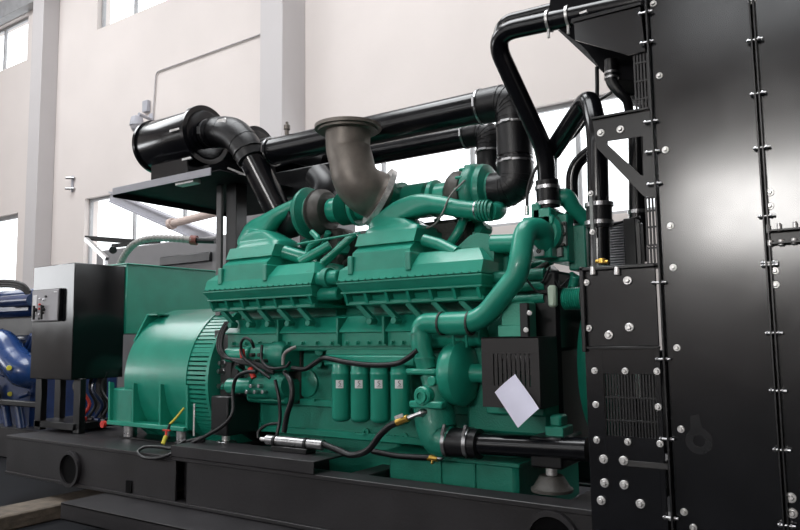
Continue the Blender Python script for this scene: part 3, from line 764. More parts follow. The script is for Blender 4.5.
m = MB(); PB(m, 568, 225, 586, 270, 3.95, .3); m.obj('rear_casting', GREEN2, th)
m = MB(); PB(m, 531, 203, 540, 222, 3.76, .1); m.obj('side_boss', GREEN2, th)
# clutter right of engine
for i in range(18):
    q = P(522+random.random()*55, 262+random.random()*50, Y=3.85+random.random()*.3)
    MB().cyl(q, q+V(random.uniform(-.12, .12), random.uniform(-.05, .1), random.uniform(-.12, .12)), random.uniform(.015, .035), 12).obj('front_fitting', GREEN2 if i % 4 else GASK, en)
m = MB()
for i in range(4):
    a = P(520+random.random()*50, 262+random.random()*20, Y=3.7); b = P(530+random.random()*50, 280+random.random()*25, Y=3.75)
    m.tube(cr([a, (a+b)/2+V(0, -.03, -.04), b], 5), .006, 6)
m.obj('wire_bundle', RUBBER, en)
m = MB(); PB(m, 547, 285, 555, 307, 3.66, .05, .012); m.obj('pale_sensor', PALE, en, 'pale green plastic sensor box')
prof = []
for i in range(9): prof += [(i*.0125, .055), (i*.0125+.006, .062)]
MB().lathe(P(564, 299, Y=3.75), EX, prof, 24).obj('ribbed_hose', GREEN, en)

# flywheel housing (dark plate), starter motors
m = MB(); PB(m, 214, 330, 231, 398, 3.78, .06, .004); m.obj('flywheel_plate', mat('dark_grey_plate', (.05, .05, .052), .5), en)
for px, py in ((213, 371), (223, 371), (213, 386), (223, 386), (224, 363)): MB().hexbolt(P(px, py, Y=3.78), -EY, .02, .04).obj('flange_bolt', STEEL, en)
MB().lathe((XR1, AC.y, AC.z), EX, [(0, .50), (.02, .52), (.18, .52), (.2, .40)], 56).obj('flywheel_housing', BLACK, en)
for j, (ya, yb, xr) in enumerate(((354, 378, 0), (384, 400, 4))):
    st = thing('starter_motor', (0, 0, 0), None, None); st.parent = en; st.location = P(255, (ya+yb)/2, Y=3.6)-en.location
    cyy = (354, 385)[j]+1
    a, b = P(228+j*1, cyy, Y=3.66), P(252+j*2, cyy-.5, Y=3.66)
    MB().cyl(a, b, .055, 24).obj('solenoid', GREEN, st)
    a, b = P(250+j*2, cyy+1, Y=3.72), P(288, cyy, Y=3.72)
    MB().lathe(a, b-a, [(0, .07), (.02, .09), ((b-a).length*.7, .09), ((b-a).length*.72, .098), ((b-a).length*.9, .098), ((b-a).length, .07)], 28).obj('motor_body', GREEN2, st)
    for i in range(5):
        q = P(247+i*4, cyy+3+(-1)**i*3, Y=3.6); MB().cyl(q+EY*.05, q-EY*.01, .014, 10).obj('terminal_stud', STEEL if j else GASK, st)
    MB().box(a.x-.05, b.x, 3.7, 3.86, a.z-.11, a.z+.06, .02).obj('starter_bracket', GREEN2, st)
    cpn = [P(242, 349, Y=3.56), P(243, 358, Y=3.56)] if j == 0 else [P(250, 368, Y=3.56), P(254, 378, Y=3.56)]
    MB().tube(cpn, .02, 10).obj('terminal_cap', RED, st, 'red rubber terminal cap')
# misc block fittings near the starters
for i in range(30):
    q = P(228+random.random()*60, 346+random.random()*52, Y=3.72+random.random()*.08)
    r_ = random.uniform(.008, .020); e_ = q+V(random.uniform(-.07, .07), -.04, random.uniform(-.05, .05))
    MB().cyl(q, e_, r_, 10).lathe(e_, q-e_, [(-.008, r_*1.35), (.010, r_*1.35)], 6).obj('small_fitting', (GREEN2, GREEN2, GASK, STEEL, RUBBER)[i % 5], en)
MB().box(P(226, 345, Y=3.84).x, P(300, 345, Y=3.84).x, 3.84, 3.95, P(250, 402, Y=3.84).z, P(250, 347, Y=3.84).z, .01).obj('starter_shade', GASK, en)  # dark plate standing in for the shade behind the starters
# engine mounts
def mount(px, py, Y, lab, r_=.13, mm=STEEL):
    q = P(px, py, Y=Y); t = thing('engine_mount', (q.x, Y, .575), lab, 'mount', 'cone engine mounts on the skid')
    MB().lathe((q.x, Y, .575), EZ, [(0, r_), (.015, r_), (.02, r_*.9), (.07, r_*.62), (.08, r_*.55)], 32).obj('cone', mm, t)
    MB().cyl((q.x, Y, .655), (q.x, Y, .72), .03, 14).obj('stud', ZINC, t)
    MB().box(q.x-.09, q.x+.09, Y-.07, Y+.25, .70, .98 if px < 400 else .86, .01).obj('mount_leg', BLACK, t)
mount(226, 434, 3.62, 'cone-shaped steel engine mount between alternator and engine', .12)
mount(552, 488, 3.60, 'cone-shaped steel mount by the radiator, under the black coolant pipe', .11, TURBINE)
MB().box(P(545, 428, Y=3.6).x, P(563, 428, Y=3.6).x, 3.6, 3.75, P(554, 437, Y=3.6).z, P(554, 427, Y=3.6).z, .004).box(P(548, 420, Y=3.6).x, P(559, 420, Y=3.6).x, 3.62, 3.73, P(554, 427, Y=3.6).z, P(554, 416, Y=3.6).z, .01).obj('mount_bracket', GREEN2, en)

# ================================================================== AIR CLEANERS, SHELF, INTAKE PIPES
SY0 = 3.6
sh = thing('air_cleaner_shelf', (-4.6, 4.3, 1.6), 'black sheet steel shelf on posts carrying the air cleaners', 'shelf')
shx0, shx1 = P(113, 190, Y=SY0).x, P(211, 172, Y=SY0).x
shz = P(150, 184, Y=SY0).z
MB().box(shx0, shx1+.1, SY0, 5.15, shz-.008, shz, .002).box(shx0, shx0+.01, SY0, 5.15, shz-.05, shz, .001).obj('shelf_tray', mat('shelf_black', (.008, .008, .010), .6, var=.1, spec=.12), sh)
MB().box(shx0, shx1, SY0-.006, SY0+.004, shz-.03, shz+.03, .001).obj('edge_lip', BEAMM, sh, 'edge lip coloured pale as its reflection')  # pale colour stands in for the reflection along the black shelf edge
MB().box(P(175, 179, Y=3.62).x, P(193, 176, Y=3.62).x, 3.62, 3.7, shz-.05, shz-.01, .004).obj('tray_clip', ZINC, sh)
for px, w_, mm, Y in ((218.5, .06, GREYM, 3.95), (231, .12, BLACK, 3.98), (231, .12, BLACK, 4.9)):
    q = P(px, 220, Y=min(Y, 4.0))
    MB().box(q.x-w_/2, q.x+w_/2, Y, Y+(.03 if w_ < .1 else .12), 1.58, shz-.008, .004).obj('post', mm, sh)
MB().tube([P(228, 168, Y=3.9), P(248, 176, Y=3.9)], .008, 8).obj('brace_rod', ZINC, sh)


def cleaner(x0, x1, y, z, r_, lab):
    t = thing('air_cleaner', ((x0+x1)/2, y, z-r_), lab, 'air cleaner', 'drum air cleaners on the shelf')
    L = x1-x0
    b = MB().lathe((x0, y, z), EX, [(0, r_*.8), (.01, r_*.97), (.03, r_), (L-.03, r_), (L, r_*.97)], 56).obj('drum', SATIN, t)
    MB().ring((x1-.01, y, z), EX, r_*.9, r_+.022, .035, 56).lathe((x1-.02, y, z), EX, [(0, r_*.92), (.03, r_*.92), (.035, r_*.85)], 48).obj('end_cap', SATIN, t)
    MB().ring((x0+.03, y, z), EX, r_*.9, r_+.012, .03, 56).obj('rim_band', SATIN, t)
    for a in (PI*1.0, PI*1.35, PI*.6, PI*1.7):
        c = V(x1-.09, y+math.cos(a)*(r_+.012), z+math.sin(a)*(r_+.012)); MB().bar(c-EX*.06, c+EX*.06, .03, .018).obj('latch', ZINC, t)
    MB().box(x0+.12, x1-.08, y-.12, y+.12, shz, z-r_*.86, .01).obj('saddle', SATIN, t)
    return t


CY, CZ = 3.88, 3.075
r_c = .225
cxa, cxb = P(154, 148, Y=CY).x, P(206, 133, Y=CY).x
CZ = P(206, 135, Y=CY).z
cleaner(cxa, cxb, CY, CZ, r_c, 'glossy black drum air cleaner at the near left end of the shelf')
CY2 = 4.55
cxb2 = P(258, 148, Y=CY2).x
cleaner(cxb2-.75, cxb2, CY2, CZ, r_c, 'second drum air cleaner half hidden behind the near one')


def ribs(path, r_, mm, par, n, a, b):
    m = MB()
    for k in range(n):
        i = int(len(path)*(a+(b-a)*k/max(1, n-1))); i = max(1, min(len(path)-2, i))
        d = (path[i+1]-path[i-1]).normalized(); m.ring(path[i], d, r_*.95, r_*1.035, .012, 28)
    m.obj('elbow_rib', mm, par)


def clampband(c, d, r_, par, w_=.018):
    m = MB().ring(c, d, r_*.97, r_+.005, w_*.75, 32)
    d = Vector(d).normalized(); s = d.cross(EY).normalized() if abs(d.y) < .9 else EX
    t = Vector(c)-EY*(r_+.010); m.bar(t-s*.03, t+s*.03, .014, .016, (0, 1, 0)); m.obj('hose_clamp', STEEL, par)


# near short intake pipe (cleaner -> left turbo)
ip = thing('intake_pipe', P(262, 175, Y=3.95), 'short thick black intake pipe bending down from the near air cleaner', 'pipe', 'black intake pipes')
c0 = V(cxb, CY, CZ)
path = fil([c0, c0+V(.30, 0, .0), P(249, 153, Y=3.86), P(254, 163, Y=3.88)], .22, 12)
path = cr([c0, V(cxb+.13, CY, CZ), P(233, 134, Y=3.86), P(245, 146, Y=3.87), P(252, 160, Y=3.88)], 9)
MB().tube(path, [.11, .125, .13, .125, .115], 32).obj('elbow', RUBBER, ip)
ribs(path, .125, RUBBER, ip, 5, .25, .85)
clampband(path[4], path[5]-path[3], .118, ip)
pa, pb = P(249, 153, Y=3.88), P(281, 216, Y=4.02)
MB().tube([pa, pb], .105, 32).obj('straight_pipe', SATIN, ip)
clampband(pa, pb-pa, .112, ip, .025)
q = P(223, 123, Y=3.77); MB().box(q.x-.05, q.x+.05, 3.75, 3.76, q.z-.03, q.z+.03, .002).obj('sticker', ZINC, ip)
MB().tube(cr([P(281, 214, Y=4.02), P(290, 226, Y=4.03), P(300, 215, Y=4.0)], 5), .10, 24).obj('lower_elbow', RUBBER, ip)


def long_pipe(Y, pL, pR, lab, elbow_px, r_=.105):
    z = P(*pR, Y=Y).z; xL = P(*pL, Y=Y).x; xR = P(*pR, Y=Y).x
    t = thing('intake_pipe', (xR, Y, z), lab, 'pipe', 'black intake pipes')
    MB().tube([V(xL, Y, z), V(xR, Y, z)], r_, 36).obj('straight_pipe', SATIN, t)
    ex_ = P(elbow_px[0], elbow_px[1], Y=Y).x
    path = fil([V(xR-.05, Y, z), V(ex_, Y, z), V(ex_, Y, z-.36)], .24, 14)
    MB().tube(path, r_*1.07, 32).obj('upper_elbow', RUBBER, t); ribs(path, r_*1.07, RUBBER, t, 6, .2, .9)
    clampband(V(xR-.03, Y, z), EX, r_*1.08, t)
    return t, z, ex_, xR


YI = 4.0
zt_ = P(480, 107, Y=YI).z
t, z, ex_, xR = long_pipe(YI, (268, 152), (486, 106), 'long black intake pipe nearest the viewer, running to the big elbow beside the exhaust', (513.5, 109))
za, zb_ = P(513, 128, Y=YI).z, P(513, 162, Y=YI).z
MB().tube([V(ex_, YI, za), V(ex_, YI, zb_)], .108, 32).obj('vertical_pipe', SATIN, t)
clampband(V(ex_, YI, P(513, 125, Y=YI).z), EZ, .114, t); clampband(V(ex_, YI, P(513, 163, Y=YI).z), EZ, .114, t)
path = fil([V(ex_, YI, zb_+.02), V(ex_, YI, zr+.0), V(P(484, 190, Y=YI).x, YI, zr)], .2, 14)
MB().tube(path, .115, 32).obj('lower_elbow', RUBBER, t); ribs(path, .115, RUBBER, t, 6, .15, .85)
clampband(V(P(486, 190, Y=YI).x, YI, zr), EX, .117, t, .022)
YI2 = 4.78
t2, z2, ex2, xR2 = long_pipe(YI2, (255, 165), (470, 135), 'farther black intake pipe behind and below the near one', (489, 134), .095)
MB().tube([V(ex2, YI2, P(488, 150, Y=YI2).z), V(ex2, YI2, P(488, 200, Y=YI2).z)], .10, 28).obj('vertical_pipe', SATIN, t2)
clampband(V(ex2, YI2, P(488, 152, Y=YI2).z), EZ, .108, t2)
MB().cyl((X(455, YI2), YI2, P(470, 195, Y=YI2).z), (X(500, YI2), YI2, P(470, 195, Y=YI2).z), .12, 28).obj('far_turbo_inlet', GREEN2, t2, 'green turbo inlet')
# link from second cleaner to near long pipe + sensor
MB().tube(cr([V(cxb2, CY2, CZ), V(cxb2+.15, CY2-.02, CZ), V(cxb2+.35, 4.6, CZ-.02), V(cxb2+.7, 4.7, z2)], 6), .11, 28).obj('inlet_elbow', RUBBER, t2)
q = P(268, 150, Y=YI)
MB().tube(cr([V(q.x, YI, z), V(q.x-.2, YI+.05, z-.02), V(q.x-.35, YI+.3, z-.05)], 6), .11, 28).obj('inlet_elbow', RUBBER, t)
clampband(V(P(273, 150, Y=YI).x, YI, z), EX, .112, t)
sn = P(287, 134, Y=YI)
MB().cyl((sn.x, YI, z+.09), (sn.x, YI, z+.15), .018, 12).cyl((sn.x, YI, z+.15), (sn.x, YI, z+.19), .026, 12).cyl((sn.x, YI, z+.19), (sn.x, YI, z+.215), .012, 10).obj('brass_sensor', CAST, t)
# dark bracket bulk under pipes behind the left turbo
m = MB(); PB(m, 262, 168, 334, 196, 4.4, .25, .01); m.obj('pipe_support', BLACK, sh)
MB().tube(cr([P(322, 204, Y=4.25), P(326, 188, Y=4.3), P(318, 176, Y=4.35)], 6), .11, 24).obj('riser_elbow', RUBBER, t2)

# ================================================================== RADIATOR
RY = 3.24
xs1, xs2 = P(665, 347, Y=RY).x, P(775, 347, Y=RY).x
xl = P(584, 330, Y=RY).x
XE = 1.05; ZR = 3.9; ZR0 = .12
ra = thing('radiator', (0, 4.2, ZR0), 'tall black radiator cabinet with bolted side panels at the right end', 'radiator')
MB().box(xs1+.02, XE, RY+.03, 5.4, ZR0+.2, ZR, .01).obj('core_box', BLACK, ra)
MB().box(xs1+.006, xs2-.006, RY, RY+.02, ZR0, ZR, .003).obj('side_panel', PANEL, ra)
zbk = P(782, 237, Y=RY).z
MB().box(xs2+.006, XE, RY, RY+.02, ZR0, zbk-.012, .003).obj('side_panel', PANEL, ra)
MB().box(xs2+.006, XE, RY, RY+.02, zbk+.012, ZR, .003).obj('side_panel', PANEL, ra)
# seam flanges
MB().box(xs1-.004, xs1+.004, RY-.035, RY+.03, ZR0, ZR, .001).obj('seam_flange', BLACK, ra)
MB().box(xs2-.012, xs2-.005, RY-.03, RY+.03, ZR0, ZR, .001).box(xs2+.003, xs2+.010, RY-.03, RY+.03, ZR0, ZR, .001).obj('seam_flange', BLACK, ra)
MB().box(xs2+.01, XE, RY-.04, RY, zbk-.03, zbk-.022, .001).box(xs2+.01, XE, RY-.04, RY, zbk+.022, zbk+.03, .001).box(xs2+.01, XE, RY-.006, RY+.002, zbk-.022, zbk+.022, .001).obj('angle_bracket', BLACK, ra)
for px, py in ((768, 228), (779, 226.5), (795, 225)):
    MB().cyl(P(px, py, Y=RY-.02)-EZ*.02, P(px, py, Y=RY-.02)+EZ*.014, .008, 10).obj('bolt', ZINC, ra)
for px, py in ((770, 243.5), (781, 243), (794, 241.5)):
    MB().cyl(P(px, py, Y=RY-.02)-EZ*.01, P(px, py, Y=RY-.02)+EZ*.014, .011, 12).obj('bolt', ZINC, ra)
# narrow left guard: upper panel and lower panel
def PX(px, py): return P(px, py, Y=RY)
zt1 = PX(620, 269).z; zm1 = PX(620, 347.5).z
ul, ur = PX(583.5, 310).x, xs1-.024
MB().box(ul+.012, ur-.003, RY+.006, RY+.02, zm1+.006, zt1, .002).obj('guard_panel', PANEL, ra)
MB().box(ul-.008, ul+.012, RY-.02, RY+.03, zm1-.02, zt1+.02, .003).box(ul+.012, ur, RY-.015, RY+.02, zm1-.006, zm1+.006, .002).box(ul-.008, ur, RY-.02, RY+.12, zt1, zt1+.016, .003).obj('guard_frame', BLACK, ra)
# lower panel with grille opening
g0, g1 = PX(604, 400).x, PX(656, 400).x; gzt, gzb = PX(630, 374).z, PX(630, 437).z
MB().box(ul-.002, g0, RY+.004, RY+.016, ZR0, zm1-.006, .001).box(g1, ur-.002, RY+.004, RY+.016, ZR0, zm1-.006, .001).box(g0, g1, RY+.004, RY+.016, gzt, zm1-.006, 0).box(g0, g1, RY+.004, RY+.016, ZR0, gzb, 0).obj('lower_guard_panel', PANEL, ra)
MB().box(g0-.02, P(637, 400, Y=RY+.35).x, RY+.30, RY+.34, gzb-.1, gzt+.1, .002).box(P(645, 400, Y=RY+.35).x, xs1+.03, RY+.30, RY+.34, gzb-.1, gzt+.1, .002).box(g0-.02, xs1, RY+.36, RY+.40, gzb-.1, gzb+(gzt-gzb)*.5, .002).obj('grille_backing', BLACK, ra)  # dark plates added behind the grille so its opening stays dark
gr = MB()
n = 17
for i in range(n+1):
    x = g0+(g1-g0)*i/n; gr.box(x-.0035, x+.0035, RY+.012, RY+.022, gzb, gzt, 0)
for f in (.25, .62): z_ = gzb+(gzt-gzb)*f; gr.box(g0, g1, RY+.010, RY+.020, z_-.004, z_+.004, 0)
gr.obj('grille', BLACK, ra)
m = MB(); PB(m, 625, 462, 668, 468, RY, .01, .002); m.obj('faint_bar', SMUDGE, ra)
# faint hook-like rub mark
hk = MB(); hk.ring(PX(699, 441)-EY*.0006, EY, .025, .055, .0012, 28)
hk.prism([PX(690, 416)-EY*.0012, PX(699, 414)-EY*.0012, PX(703, 432)-EY*.0012, PX(691, 438)-EY*.0012], (0, .0012, 0))
hk.obj('rub_mark', mat('rub_mark', (.0065, .007, .009), .26), ra, 'faint dull rub mark')


def zbolt(px, py, r_, Y=RY, par=None):
    c = P(px, py, Y=Y)
    return MB().lathe(c, -EY, [(0, r_), (.004, r_), (.006, r_*.88)], 24).lathe(c-EY*.004, -EY, [(0, r_*.62), (.010, r_*.62), (.014, r_*.45)], 6).obj('bolt', ZINC, par or ra)


Z1 = lambda l: [(560+x/3.3125, 250+y/3.3125) for x, y in l]
Z2 = lambda l: [(560+x/3.3125, 370+y/3.3125) for x, y in l]
for px, py in Z1([(88, 108), (96, 259), (115, 400), (216, 401), (322, 402), (375, 58), (388, 324), (119, 512), (326, 520)])+Z2([(122, 232), (225, 238), (332, 244), (401, 196), (411, 470), (442, 522)])+[(653.5, 4), (659.5, 76), (665.5, 150), (670.5, 226), (752, 1)]+Z1([(712, 69), (714, 115)])+[(770, 192.5), (770, 206)]:
    zbolt(px, py, .0155)
for px, py in Z1([(224, 101), (230, 256), (162, 282)])+Z2([(145, 295), (211, 300), (148, 374), (213, 380), (137, 432), (267, 443), (765, 423), (769, 474)]):
    zbolt(px, py, .020)
for px, py in [(651, 11), (652, 41), (653.5, 121), (657, 151), (660, 183)]+Z1([(352, 107), (362, 362)])+Z2([(368, 230), (380, 492)])+[(749, 41), (755, 94), (759, 148), (765, 216), (769, 265)]+Z1([(690, 42), (708, 275), (716, 467)])+Z2([(717, 69), (727, 265), (743, 515)]):
    c = P(px, py, Y=RY-.02)
    xc_ = xs1-.009 if px < 700 else xs2
    MB().cyl((xc_-.030, RY-.02, c.z), (xc_+.034, RY-.02, c.z), .006, 10).cyl((xc_-.026, RY-.02, c.z), (xc_-.018, RY-.02, c.z), .0095, 6).cyl((xc_+.014, RY-.02, c.z), (xc_+.022, RY-.02, c.z), .0095, 6).obj('seam_bolt', STEEL, ra)
# upper guard: gusset plate with triangular hole, grille strips
GY = RY+.004
po = [(592, 118), (649.5, 111), (656.5, 196), (644, 196.5), (597, 148)]
pi_ = [(607.5, 141), (642.6, 136), (643.5, 175), (640, 175)]
m = MB()
O = [P(x, y, Y=GY) for x, y in [(592, 118), (649.5, 111), (656.5, 196), (644, 196.5), (597, 148)]]
I = [P(x, y, Y=GY) for x, y in [(607.5, 141), (642.6, 136), (643.5, 176), (640, 174.5), (606, 143)]]
off = V(0, .008, 0); k = 5
vs = O+I+[p+off for p in O]+[p+off for p in I]
fs = []
for i in range(k):
    j = (i+1) % k
    fs += [(i, j, j+k, i+k), (i+2*k, i+3*k, j+3*k, j+2*k), (i, i+2*k, j+2*k, j), (i+k, j+k, j+3*k, i+3*k)]
m.add(vs, fs); m.obj('gusset_plate', BLACK, ra)
zbolt(601, 133, .018, GY); zbolt(620.5, 129.5, .018, GY)
m = MB()
q0 = P(592, 118, Y=GY); q1 = P(649.5, 111, Y=GY); m.box(q0.x, q1.x, GY-.02, GY+.3, (q0.z+q1.z)/2-.004, (q0.z+q1.z)/2+.006, .001)
m.obj('gusset_lip', BLACK, ra)


def strip(px0, px1, py0, py1, hz, nv=4):
    m = MB(); Y = GY
    xa = P(px0, (py0+py1)/2, Y=Y).x; xb = P(px1, (py0+py1)/2, Y=Y).x; za = P((px0+px1)/2, py1, Y=Y).z; zb = P((px0+px1)/2, py0, Y=Y).z
    for i in range(nv+1): x = xa+(xb-xa)*i/nv; m.box(x-.004, x+.004, Y, Y+.01, za, zb, 0)
    for f in hz: z_ = za+(zb-za)*f; m.box(xa, xb, Y-.002, Y+.008, z_-.004, z_+.004, 0)
    m.obj('grille_strip', SKID, ra)


strip(646.5, 660, 197, 245, (0, .38, .72, 1)); strip(647.5, 661, 246, 264, (0, .9)); strip(635, 648, 54, 110, (0, .2, .52, .85))
m = MB()
for i in range(17):
    q = P(606, 223+i*2.6, Y=3.9); m.box(q.x, P(624, 240, Y=3.9).x, 3.9, 4.3, q.z-.003, q.z+.003, 0)
m.obj('louvre_stack', BEAMM, ra)
for q_ in ((624, 218, 636, 265, 3.85, .1), (636, 222, 641, 265, 3.7, .06), (642, 136, 647, 195, 3.5, .05)):
    m = MB(); PB(m, *q_, .004); m.obj('inner_bracket', BLACK, ra)
MB().tube([P(637, 130, Y=4.1), P(638, 262, Y=4.1)], .05, 18).obj('inner_pipe', SATIN, ra)
for py in (212,): MB().ring(P(637.5, py, Y=4.1), EZ, .045, .056, .02, 20).obj('hose_clamp', STEEL, ra)
MB().tube([P(600, 228, Y=3.9), P(640, 217, Y=3.9)], .008, 8).obj('thin_pipe', BLACK, ra)
# brass drain fitting on the frame
MB().tube([P(596, 261.5, Y=RY+.05), P(608, 262, Y=RY+.05)], .010, 10).cyl(P(602, 263.5, Y=RY+.05), P(602, 258.5, Y=RY+.05), .018, 12).obj('brass_valve', BRASS, ra)
for px in (593, 617): MB().cyl(P(px, 275, Y=RY-.01), P(px, 267, Y=RY-.01), .014, 12).obj('bolt', ZINC, ra)
# top tank overhang
tk = MB()
pts = [P(x, y, Y=3.45) for x, y in [(548, 21), (581, 45), (587, 51), (609, 80), (646, 80), (642, -40), (552, -20)]]
tk.prism(pts, (0, 1.4, 0)).obj('tank_overhang', mat('matt_black', (.006, .006, .0075), .8, spec=.12), ra)
pts = [P(x, y, Y=RY) for x, y in [(574, 23), (640, 7), (645, 51), (628, 55), (575, 40)]]
MB().prism(pts, (0, .01, 0)).obj('corner_shroud', PANEL, ra)
pts = [P(x, y, Y=RY-.01) for x, y in [(571, 19), (641, 1.5), (641, 4.5), (571, 22.5)]]
MB().prism(pts, (0, .4, 0)).obj('shroud_lip', BLACK, ra)
q = P(583, 13, Y=RY); MB().bar(P(580, 14, Y=RY-.01), P(587.5, 11.5, Y=RY-.01), .01, .02, (0, 1, 0)).obj('clip', ZINC, ra)
MB().tube(cr([P(611, 60, Y=3.42), P(611.5, 80, Y=3.42), P(618, 91, Y=3.42), P(627, 101, Y=3.45), P(630, 118, Y=3.5)], 6), [.032, .030, .024, .022, .022], 16).obj('drain_hose', RUBBER, ra)
for py in (73, 78): MB().ring(P(611.4, py, Y=3.42), EZ, .03, .036, .010, 20).obj('hose_clamp', STEEL, ra)
m = MB(); PB(m, 618, 74, 636, 96, 3.7, .2, .004); m.obj('inner_plate', PANEL, ra)

# ------------------------------------------------------------------ black coolant vent pipes
v1 = thing('vent_pipe', P(546, 190, Y=3.8), 'large black pipe running from the radiator top, bending steeply down to the green housing', 'pipe', 'black coolant pipes at the radiator')
path = fil([P(660, -2, Y=3.45), P(491, 34, Y=3.45), P(545.5, 152, Y=3.78), P(547, 186, Y=3.82)], .16, 10)
MB().tube(path, .052, 24).obj('pipe_run', SATIN, v1)
MB().tube(fil([P(640, -12, Y=3.75), P(503, 22, Y=3.75), P(497, 45, Y=3.75)], .14, 8), .04, 20).obj('second_pipe', SATIN, v1)
MB().tube([P(547, 180, Y=3.82), P(548.5, 208, Y=3.84)], .066, 24).obj('rubber_coupling', RUBBER, v1)
for py in (188, 204): MB().ring(P(547.2+(py-180)*.05, py, Y=3.83), EZ, .062, .073, .02, 24).obj('hose_clamp', STEEL, v1)
for px in (549.5, 569):
    c = P(px, 33-(px-491)*.22+1, Y=3.45)
    MB().ring(c, EX, .052, .060, .014, 24).cyl(c-EZ*.05-EY*.02, c-EZ*.10-EY*.02, .008, 8).obj('u_bolt', ZINC, v1)
v2 = thing('vent_pipe', P(598, 262, Y=3.55), 'black pipe with an elbow at the top standing beside the white-bolted gusset', 'pipe', 'black coolant pipes at the radiator')
path = fil([P(552, 152, Y=3.86), P(589, 96, Y=3.6), P(597, 130, Y=3.5), P(599.5, 266, Y=3.5)], .08, 8)
MB().tube(path, .053, 24).obj('pipe_run', SATIN, v2)
MB().tube([P(599, 203, Y=3.5), P(599.3, 228, Y=3.5)], .064, 24).obj('rubber_coupling', RUBBER, v2)
for py in (205, 223): MB().ring(P(599, py, Y=3.5), EZ, .06, .072, .02, 24).obj('hose_clamp', STEEL, v2)
m = MB(); PB(m, 589.5, 192, 593.5, 234, 3.38, .01, .003); m.obj('strap_bracket', GRP, v2)
zbolt(591, 193.5, .014, 3.38, v2); zbolt(592.5, 232, .014, 3.38, v2)
v3 = thing('vent_pipe', P(573, 220, Y=4.0), 'thin black pipe between the two larger ones, bending up to the right', 'pipe', 'black coolant pipes at the radiator')
path = fil([P(600, 144, Y=4.0), P(571.5, 166, Y=4.0), P(573, 222, Y=4.0)], .1, 8)
MB().tube(path, .037, 20).obj('pipe_run', SATIN, v3)
MB().tube([P(573, 212, Y=4.0), P(573, 226, Y=4.0)], .045, 20).obj('rubber_coupling', RUBBER, v3)
MB().ring(P(573, 226, Y=4.0), EZ, .04, .05, .015, 20).obj('hose_clamp', STEEL, v3)
# thin cables near there
MB().tube(cr([P(597, 67, Y=3.9), P(597, 95, Y=3.9), P(594, 108, Y=3.9), P(575, 135, Y=3.9), P(557, 150, Y=3.92), P(555, 180, Y=3.95)], 8), .012, 8).obj('black_cable', RUBBER, None, 'thin black cable hanging from the radiator tank behind the steep pipe', cat='cable')
MB().tube(cr([P(527, 208, Y=3.8), P(528, 190, Y=3.8), P(534, 172, Y=3.8), P(544, 158, Y=3.85), P(556, 146, Y=3.95), P(583, 112, Y=4.0), P(612, 92, Y=4.0)], 8), .010, 8).obj('black_cable', RUBBER, None, 'thin black cable curving from a steel fitting on the green housing', cat='cable')
MB().cyl(P(527, 215, Y=3.8), P(527, 206, Y=3.8), .014, 10).obj('cable_fitting', ZINC, None, 'small steel fitting on top of the green thermostat housing', cat='fitting')

# lower black coolant pipe
lp = thing('coolant_hose', P(465, 443, Y=3.57), 'black lower coolant pipe with clamped rubber sleeve, from pump to radiator', 'pipe')
MB().tube([P(449, 442, Y=3.57), P(480, 444, Y=3.57)], .083, 28).obj('rubber_sleeve', RUBBER, lp)
MB().tube([P(478, 444, Y=3.57), P(588, 449.5, Y=3.57)], .060, 28).obj('pipe_run', SATIN, lp)
for px, py in ((449.5, 442), (470.5, 443.3)):
    c = P(px, py, Y=3.57); MB().ring(c, EX, .08, .091, .022, 28).bar(c+V(.0, -.085, .05), c+V(.02, -.085, .11), .015, .015, (0, 1, 0)).obj('hose_clamp', STEEL, lp)

# ================================================================== SMALL HOSES, CABLES, PAPER
def hose(name, pts, r_, lab, m=RUBBER, n=8, group=None, cat='hose'):
    return MB().tube(cr(pts, n), r_, 10).obj(name, m, None, lab, cat=cat, group=group)


bh = thing('valve_hose', P(330, 446, Y=3.5), 'black rubber hose with a brass valve climbing to the water pump', 'hose')
MB().tube(cr([P(323, 444, Y=3.5), P(338, 450, Y=3.5), P(352, 455, Y=3.48), P(368, 450, Y=3.46), P(380, 435, Y=3.45), P(390, 426, Y=3.45), P(400, 421.5, Y=3.44)], 8), .020, 14).obj('hose_body', RUBBER, bh)
MB().tube([P(397, 422.5, Y=3.44), P(408, 418, Y=3.44)], .021, 14).obj('brass_valve', BRASS, bh)
MB().bar(P(395, 418, Y=3.41), P(403, 415, Y=3.41), .02, .008, (0, 1, 0)).cyl(P(401, 420, Y=3.44), P(401, 415, Y=3.42), .008, 8).obj('valve_lever', ZINC, bh)
MB().tube([P(408, 418, Y=3.44), P(424, 412, Y=3.47)], .013, 12).tube([P(420, 413.5, Y=3.46), P(427, 411.5, Y=3.5)], .022, 10).obj('steel_fitting', STEEL, bh)
lh = thing('valve_hose', P(390, 455, Y=3.6), 'lower black hose ending in a brass valve just above the sump', 'hose')
MB().tube(cr([P(372, 451, Y=3.62), P(395, 455.5, Y=3.62), P(415, 457, Y=3.6), P(430, 457.5, Y=3.6)], 6), .018, 12).obj('hose_body', RUBBER, lh)
MB().tube([P(428, 457.5, Y=3.6), P(438, 458.5, Y=3.6)], .018, 12).cyl(P(433, 458, Y=3.6), P(432, 464, Y=3.58), .008, 8).obj('brass_valve', BRASS, lh)
MB().tube(fil([P(437, 458, Y=3.6), P(442, 459, Y=3.6), P(443, 454, Y=3.6)], .02), .014, 10).obj('steel_fitting', STEEL, lh)
cf = thing('inline_filter', P(293, 446, Y=3.5), 'bright steel inline cylinder with black bands lying on the skid edge', 'filter')
MB().cyl(P(267, 439.5, Y=3.5), P(324, 445, Y=3.5), .033, 24).obj('cylinder_body', STEEL, cf)
for px in (276, 307): MB().ring(P(px, 439.8+(px-267)*.096, Y=3.5), P(324, 445, Y=3.5)-P(267, 439.5, Y=3.5), .03, .039, .02, 24).obj('band', RUBBER, cf)
MB().tube([P(261, 439, Y=3.5), P(267, 439.5, Y=3.5)], .014, 10).obj('end_fitting', ZINC, cf)
